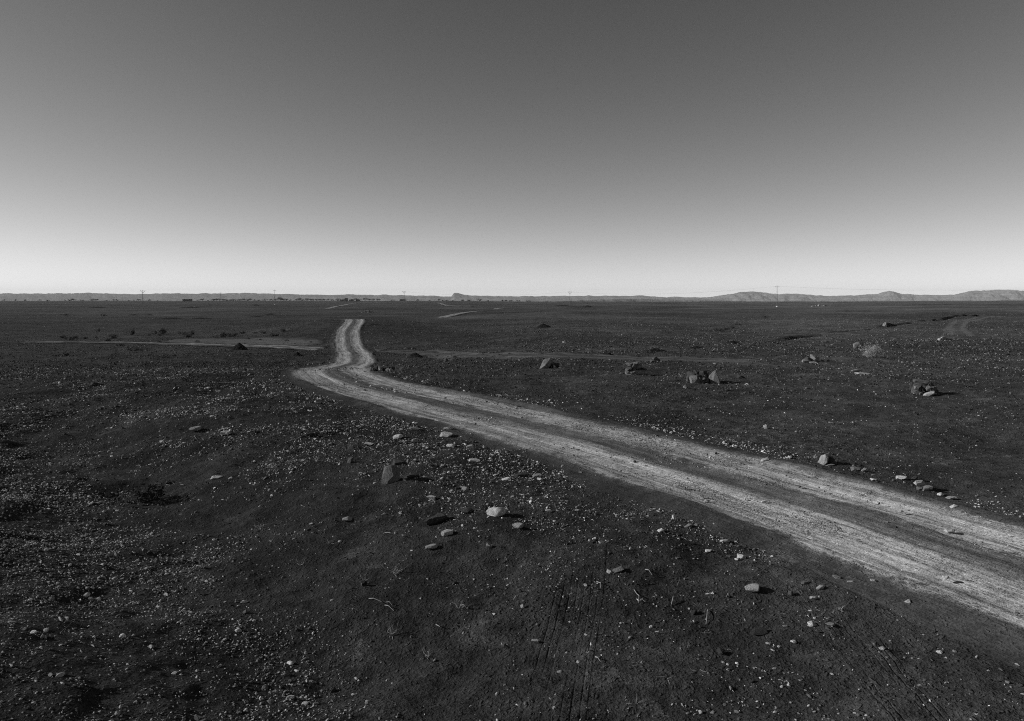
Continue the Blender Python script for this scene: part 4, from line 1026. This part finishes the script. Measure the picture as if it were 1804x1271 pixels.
def fieldmask(x, y):
    """share of stones kept over the place: belts, verges and the bank are stony, trough and ruts swept"""
    rd_ = road_dist(x, y)
    U = 902 + F * x / y; V = HOR + F * EYE / y
    cl = clumpy(x, y, None, 1.3, 81, 0.36, 0.74) * (0.35 + 1.1 * clumpy(x, y, None, 0.35, 86, 0.3, 0.7))
    k = np.full(x.shape, 0.32)
    k = k + 0.35 * sst(9, 13, y)
    belt = np.exp(-((V - (668 + 0.26 * (U - 150))) / 60.0) ** 2) * (U < 1000)
    k = k + 1.1 * belt
    bank = bankmask(x, y)
    trough = np.exp(-(((x + 8.5 - (14.5 - y) * 0.75) / 1.4) ** 2)) * (y < 17)
    k = k * (1 - 0.7 * trough)
    cxr = np.interp(y, CL[:, 1], CL[:, 0])
    beyond = (x > cxr) & (rd_ > 1.5)
    k = np.where(beyond, k * 0.10, k)
    verge = np.exp(-((rd_ - 2.0) / 0.6) ** 2); k = k + 0.8 * verge
    k = k * (0.15 + 1.6 * cl)
    k = k * np.where(rd_ < 1.5, 0.10 + 0.45 * (rd_ < 0.35), 1.0)
    return np.clip(k / 2.2, 0, 1), rd_, bank

# fine to middling gravel, power-law sizes
gx, gy, r = sample(330000, 4.2, 40, 1.15, 401)
km, rd_, bank = fieldmask(gx, gy)
sz = 0.012 * (1 - r.random(len(gx))) ** (-1 / 2.3)
sz = sz * np.clip(gy / 9.0, 0.8, 1.6)
sz = np.where((gx > np.interp(gy, CL[:, 1], CL[:, 0])) & (rd_ > 2.9), sz * 0.7, sz)
ok = (r.random(len(gx)) < km * (1 - sst(30, 40, gy))) & (sz < np.clip(0.0052 * gy, 0.035, 0.10)) & ~((bank > 0.4) & (sz > 0.05))
gx, gy, sz, rd_, bank = gx[ok], gy[ok], sz[ok], rd_[ok], bank[ok]
app = sz / gy
order = np.argsort(-app)
inview = (np.abs(gx / gy) < 0.72) & (gy > 4.6)
bigs = [i for i in order if inview[i] and rd_[i] > 0.2][:190]
keep = np.ones(len(gx), bool); keep[bigs] = False
scatter('gravel', gx[keep], gy[keep], sz[keep], PROTO_C, 10, 'loose pale and dark gravel strewn over the near ground', 402)
# the gravel bank: dense, even, small
bx, by, r = sample(150000, 3.5, 18, 1.0, 421)
bk = bankmask(bx, by) * (0.38 + 0.8 * clumpy(bx, by, None, 0.9, 84, 0.36, 0.68))
bs = 0.0125 * (1 - r.random(len(bx))) ** (-1 / 3.6) * np.clip(by / 7, 0.85, 1.6)
ok = (r.random(len(bx)) < bk * 0.75) & (bs < 0.06)
scatter('bank_gravel', bx[ok], by[ok], bs[ok], PROTO_B, 8, 'dense small pale gravel on the bank at lower left', 422)
STN = [rock_mesh('stone', 980 + i, 3, 9, 0.05, (0.4, 0.8), True, 'rock') for i in range(8)]
rr = np.random.default_rng(5)
for i in bigs:
    x, y, s_ = float(gx[i]), float(gy[i]), float(sz[i])
    cxr = CL[np.argmin(np.hypot(CL[:, 0] - x, CL[:, 1] - y))]
    right = (x - cxr[0]) * 0.867 + (y - cxr[1]) * 0.5 > 0
    if rd_[i] < 1.7: lab, g = 'small loose stone lying on the dirt road itself', 'loose stones on the road'
    elif right: lab, g = 'small loose stone on the plain beyond the road', 'loose stones beyond the road'
    elif bank[i] > 0.2: lab, g = 'small loose stone on the gravel bank at lower left', 'loose stones on the gravel bank'
    elif y > 11: lab, g = 'small loose stone in the stony belt left of the road', 'loose stones in the stony belt'
    else: lab, g = 'small loose stone on dark soil', 'loose stones in the foreground'
    f_ = rr.uniform(0.35, 0.7)
    tone = float(0.05 + 0.65 * rr.random() ** 1.7)
    tw = 'white' if tone > 0.36 else 'pale grey' if tone > 0.18 else 'mid grey' if tone > 0.09 else 'dark'
    lab = lab.replace('small loose', 'small loose ' + tw)
    if 'dark soil' in lab:
        up = 902 + F * x / y
        lab += ', left of the tyre print' if up < 960 else ', right of the tyre print' if up < 1320 else ', towards the lower right corner'
    elif 'belt' in lab: lab += ', its left half' if 902 + F * x / y < 450 else ', its right half'
    z = float(H(np.array([x]), np.array([y]))[0])
    o = inst('stone', STN[int(rr.integers(8))], None, (x, y, z + s_ * f_ * 0.25), (rr.normal(0, .2), rr.normal(0, .2), rr.uniform(0, 6.28)), (s_ * 0.6, s_ * 0.45, s_ * 0.5 * f_), tone)
    tag(o, lab, 'stone', g)
# grit on the road
qx, qy, r = sample(260000, 4.0, 22, 1.2, 431, 0.8)
q = road_dist(qx, qy) < 1.75; qx, qy = qx[q], qy[q]
q = r.random(len(qx)) < 0.10 + 0.9 * clumpy(qx, qy, None, 0.8, 87, 0.42, 0.75); qx, qy = qx[q], qy[q]
qs = 0.0055 * (1 - r.random(len(qx))) ** (-1 / 3.2) * np.clip(qy / 7, 0.9, 1.8)
q = qs < 0.035
scatter('road_grit', qx[q], qy[q], qs[q] , PROTO_R, 8, 'small grit and chips lying on the dirt road', 432)
# straw litter in the hollow
PROTO_S = bpy.data.collections.new('straw_prototypes')
for i in range(6):
    rs_ = np.random.default_rng(1200 + i); vf = blades(rs_, 3, 2.0, 0.5, True, 0.035, 4, 0.0, 1.5)
    vf[0][:, 2] *= 0.5
    o = bpy.data.objects.new('straw_shape', make_mesh('straw', vf, 'straw')); PROTO_S.objects.link(o)
qx, qy, r = sample(6000, 4.4, 16, 1.2, 441, 0.75)
q = (r.random(len(qx)) < clumpy(qx, qy, None, 1.2, 88, 0.5, 0.75) * 0.32) & (road_dist(qx, qy) > 1.9); qx, qy = qx[q], qy[q]
scatter('straw_litter', qx, qy, r.uniform(0.03, 0.10, len(qx)), PROTO_S, 6, 'thin bleached straw litter strewn on the dark soil', 442)
# dark varnished pebbles covering the mid plain
gx, gy, r = sample(430000, 6, 300, 1.40, 411, 0.85)
km, rd_, bank = fieldmask(gx, gy)
sz = 0.030 * (1 - r.random(len(gx))) ** (-1 / 3.0) * np.clip(gy / 25, 0.55, 1.7)
tr_ = np.exp(-(((gx + 8.5 - (14.5 - gy) * 0.75) / 1.6) ** 2)) * (gy < 17)
ok = (sz < np.minimum(0.0036 * gy, 0.16)) & (rd_ > 1.6) & (r.random(len(gx)) < 1 - sst(90, 300, gy)) & (r.random(len(gx)) < (0.30 + 0.8 * clumpy(gx, gy, r, 3.0, 91, 0.3, 0.7)) * (1 - 0.8 * tr_) * (0.4 + 0.6 * sst(9, 14, gy)))
scatter('plain_gravel', gx[ok], gy[ok], sz[ok], PROTO_D, 8, 'dark pebbles covering the middle plain', 412, (0.05, 0.35))

# ------------------------------------------------------------------ thin desert haze round everything
hz = box('haze', None, 'soil', -13000, 13000, -2000, 12600, -75, 150)
hm, t = new_mat('thin_haze'); hz.data.materials.clear(); hz.data.materials.append(hm)
pv = t.nodes.new('ShaderNodeVolumePrincipled'); ho = t.nodes.new('ShaderNodeOutputMaterial')
pv.inputs['Color'].default_value = (0.98, 0.98, 0.98, 1); pv.inputs['Density'].default_value = 0.000045; pv.inputs['Anisotropy'].default_value = 0.0
t.links.new(pv.outputs[0], ho.inputs['Volume'])
struct(hz, 'thin desert haze', 'stuff')
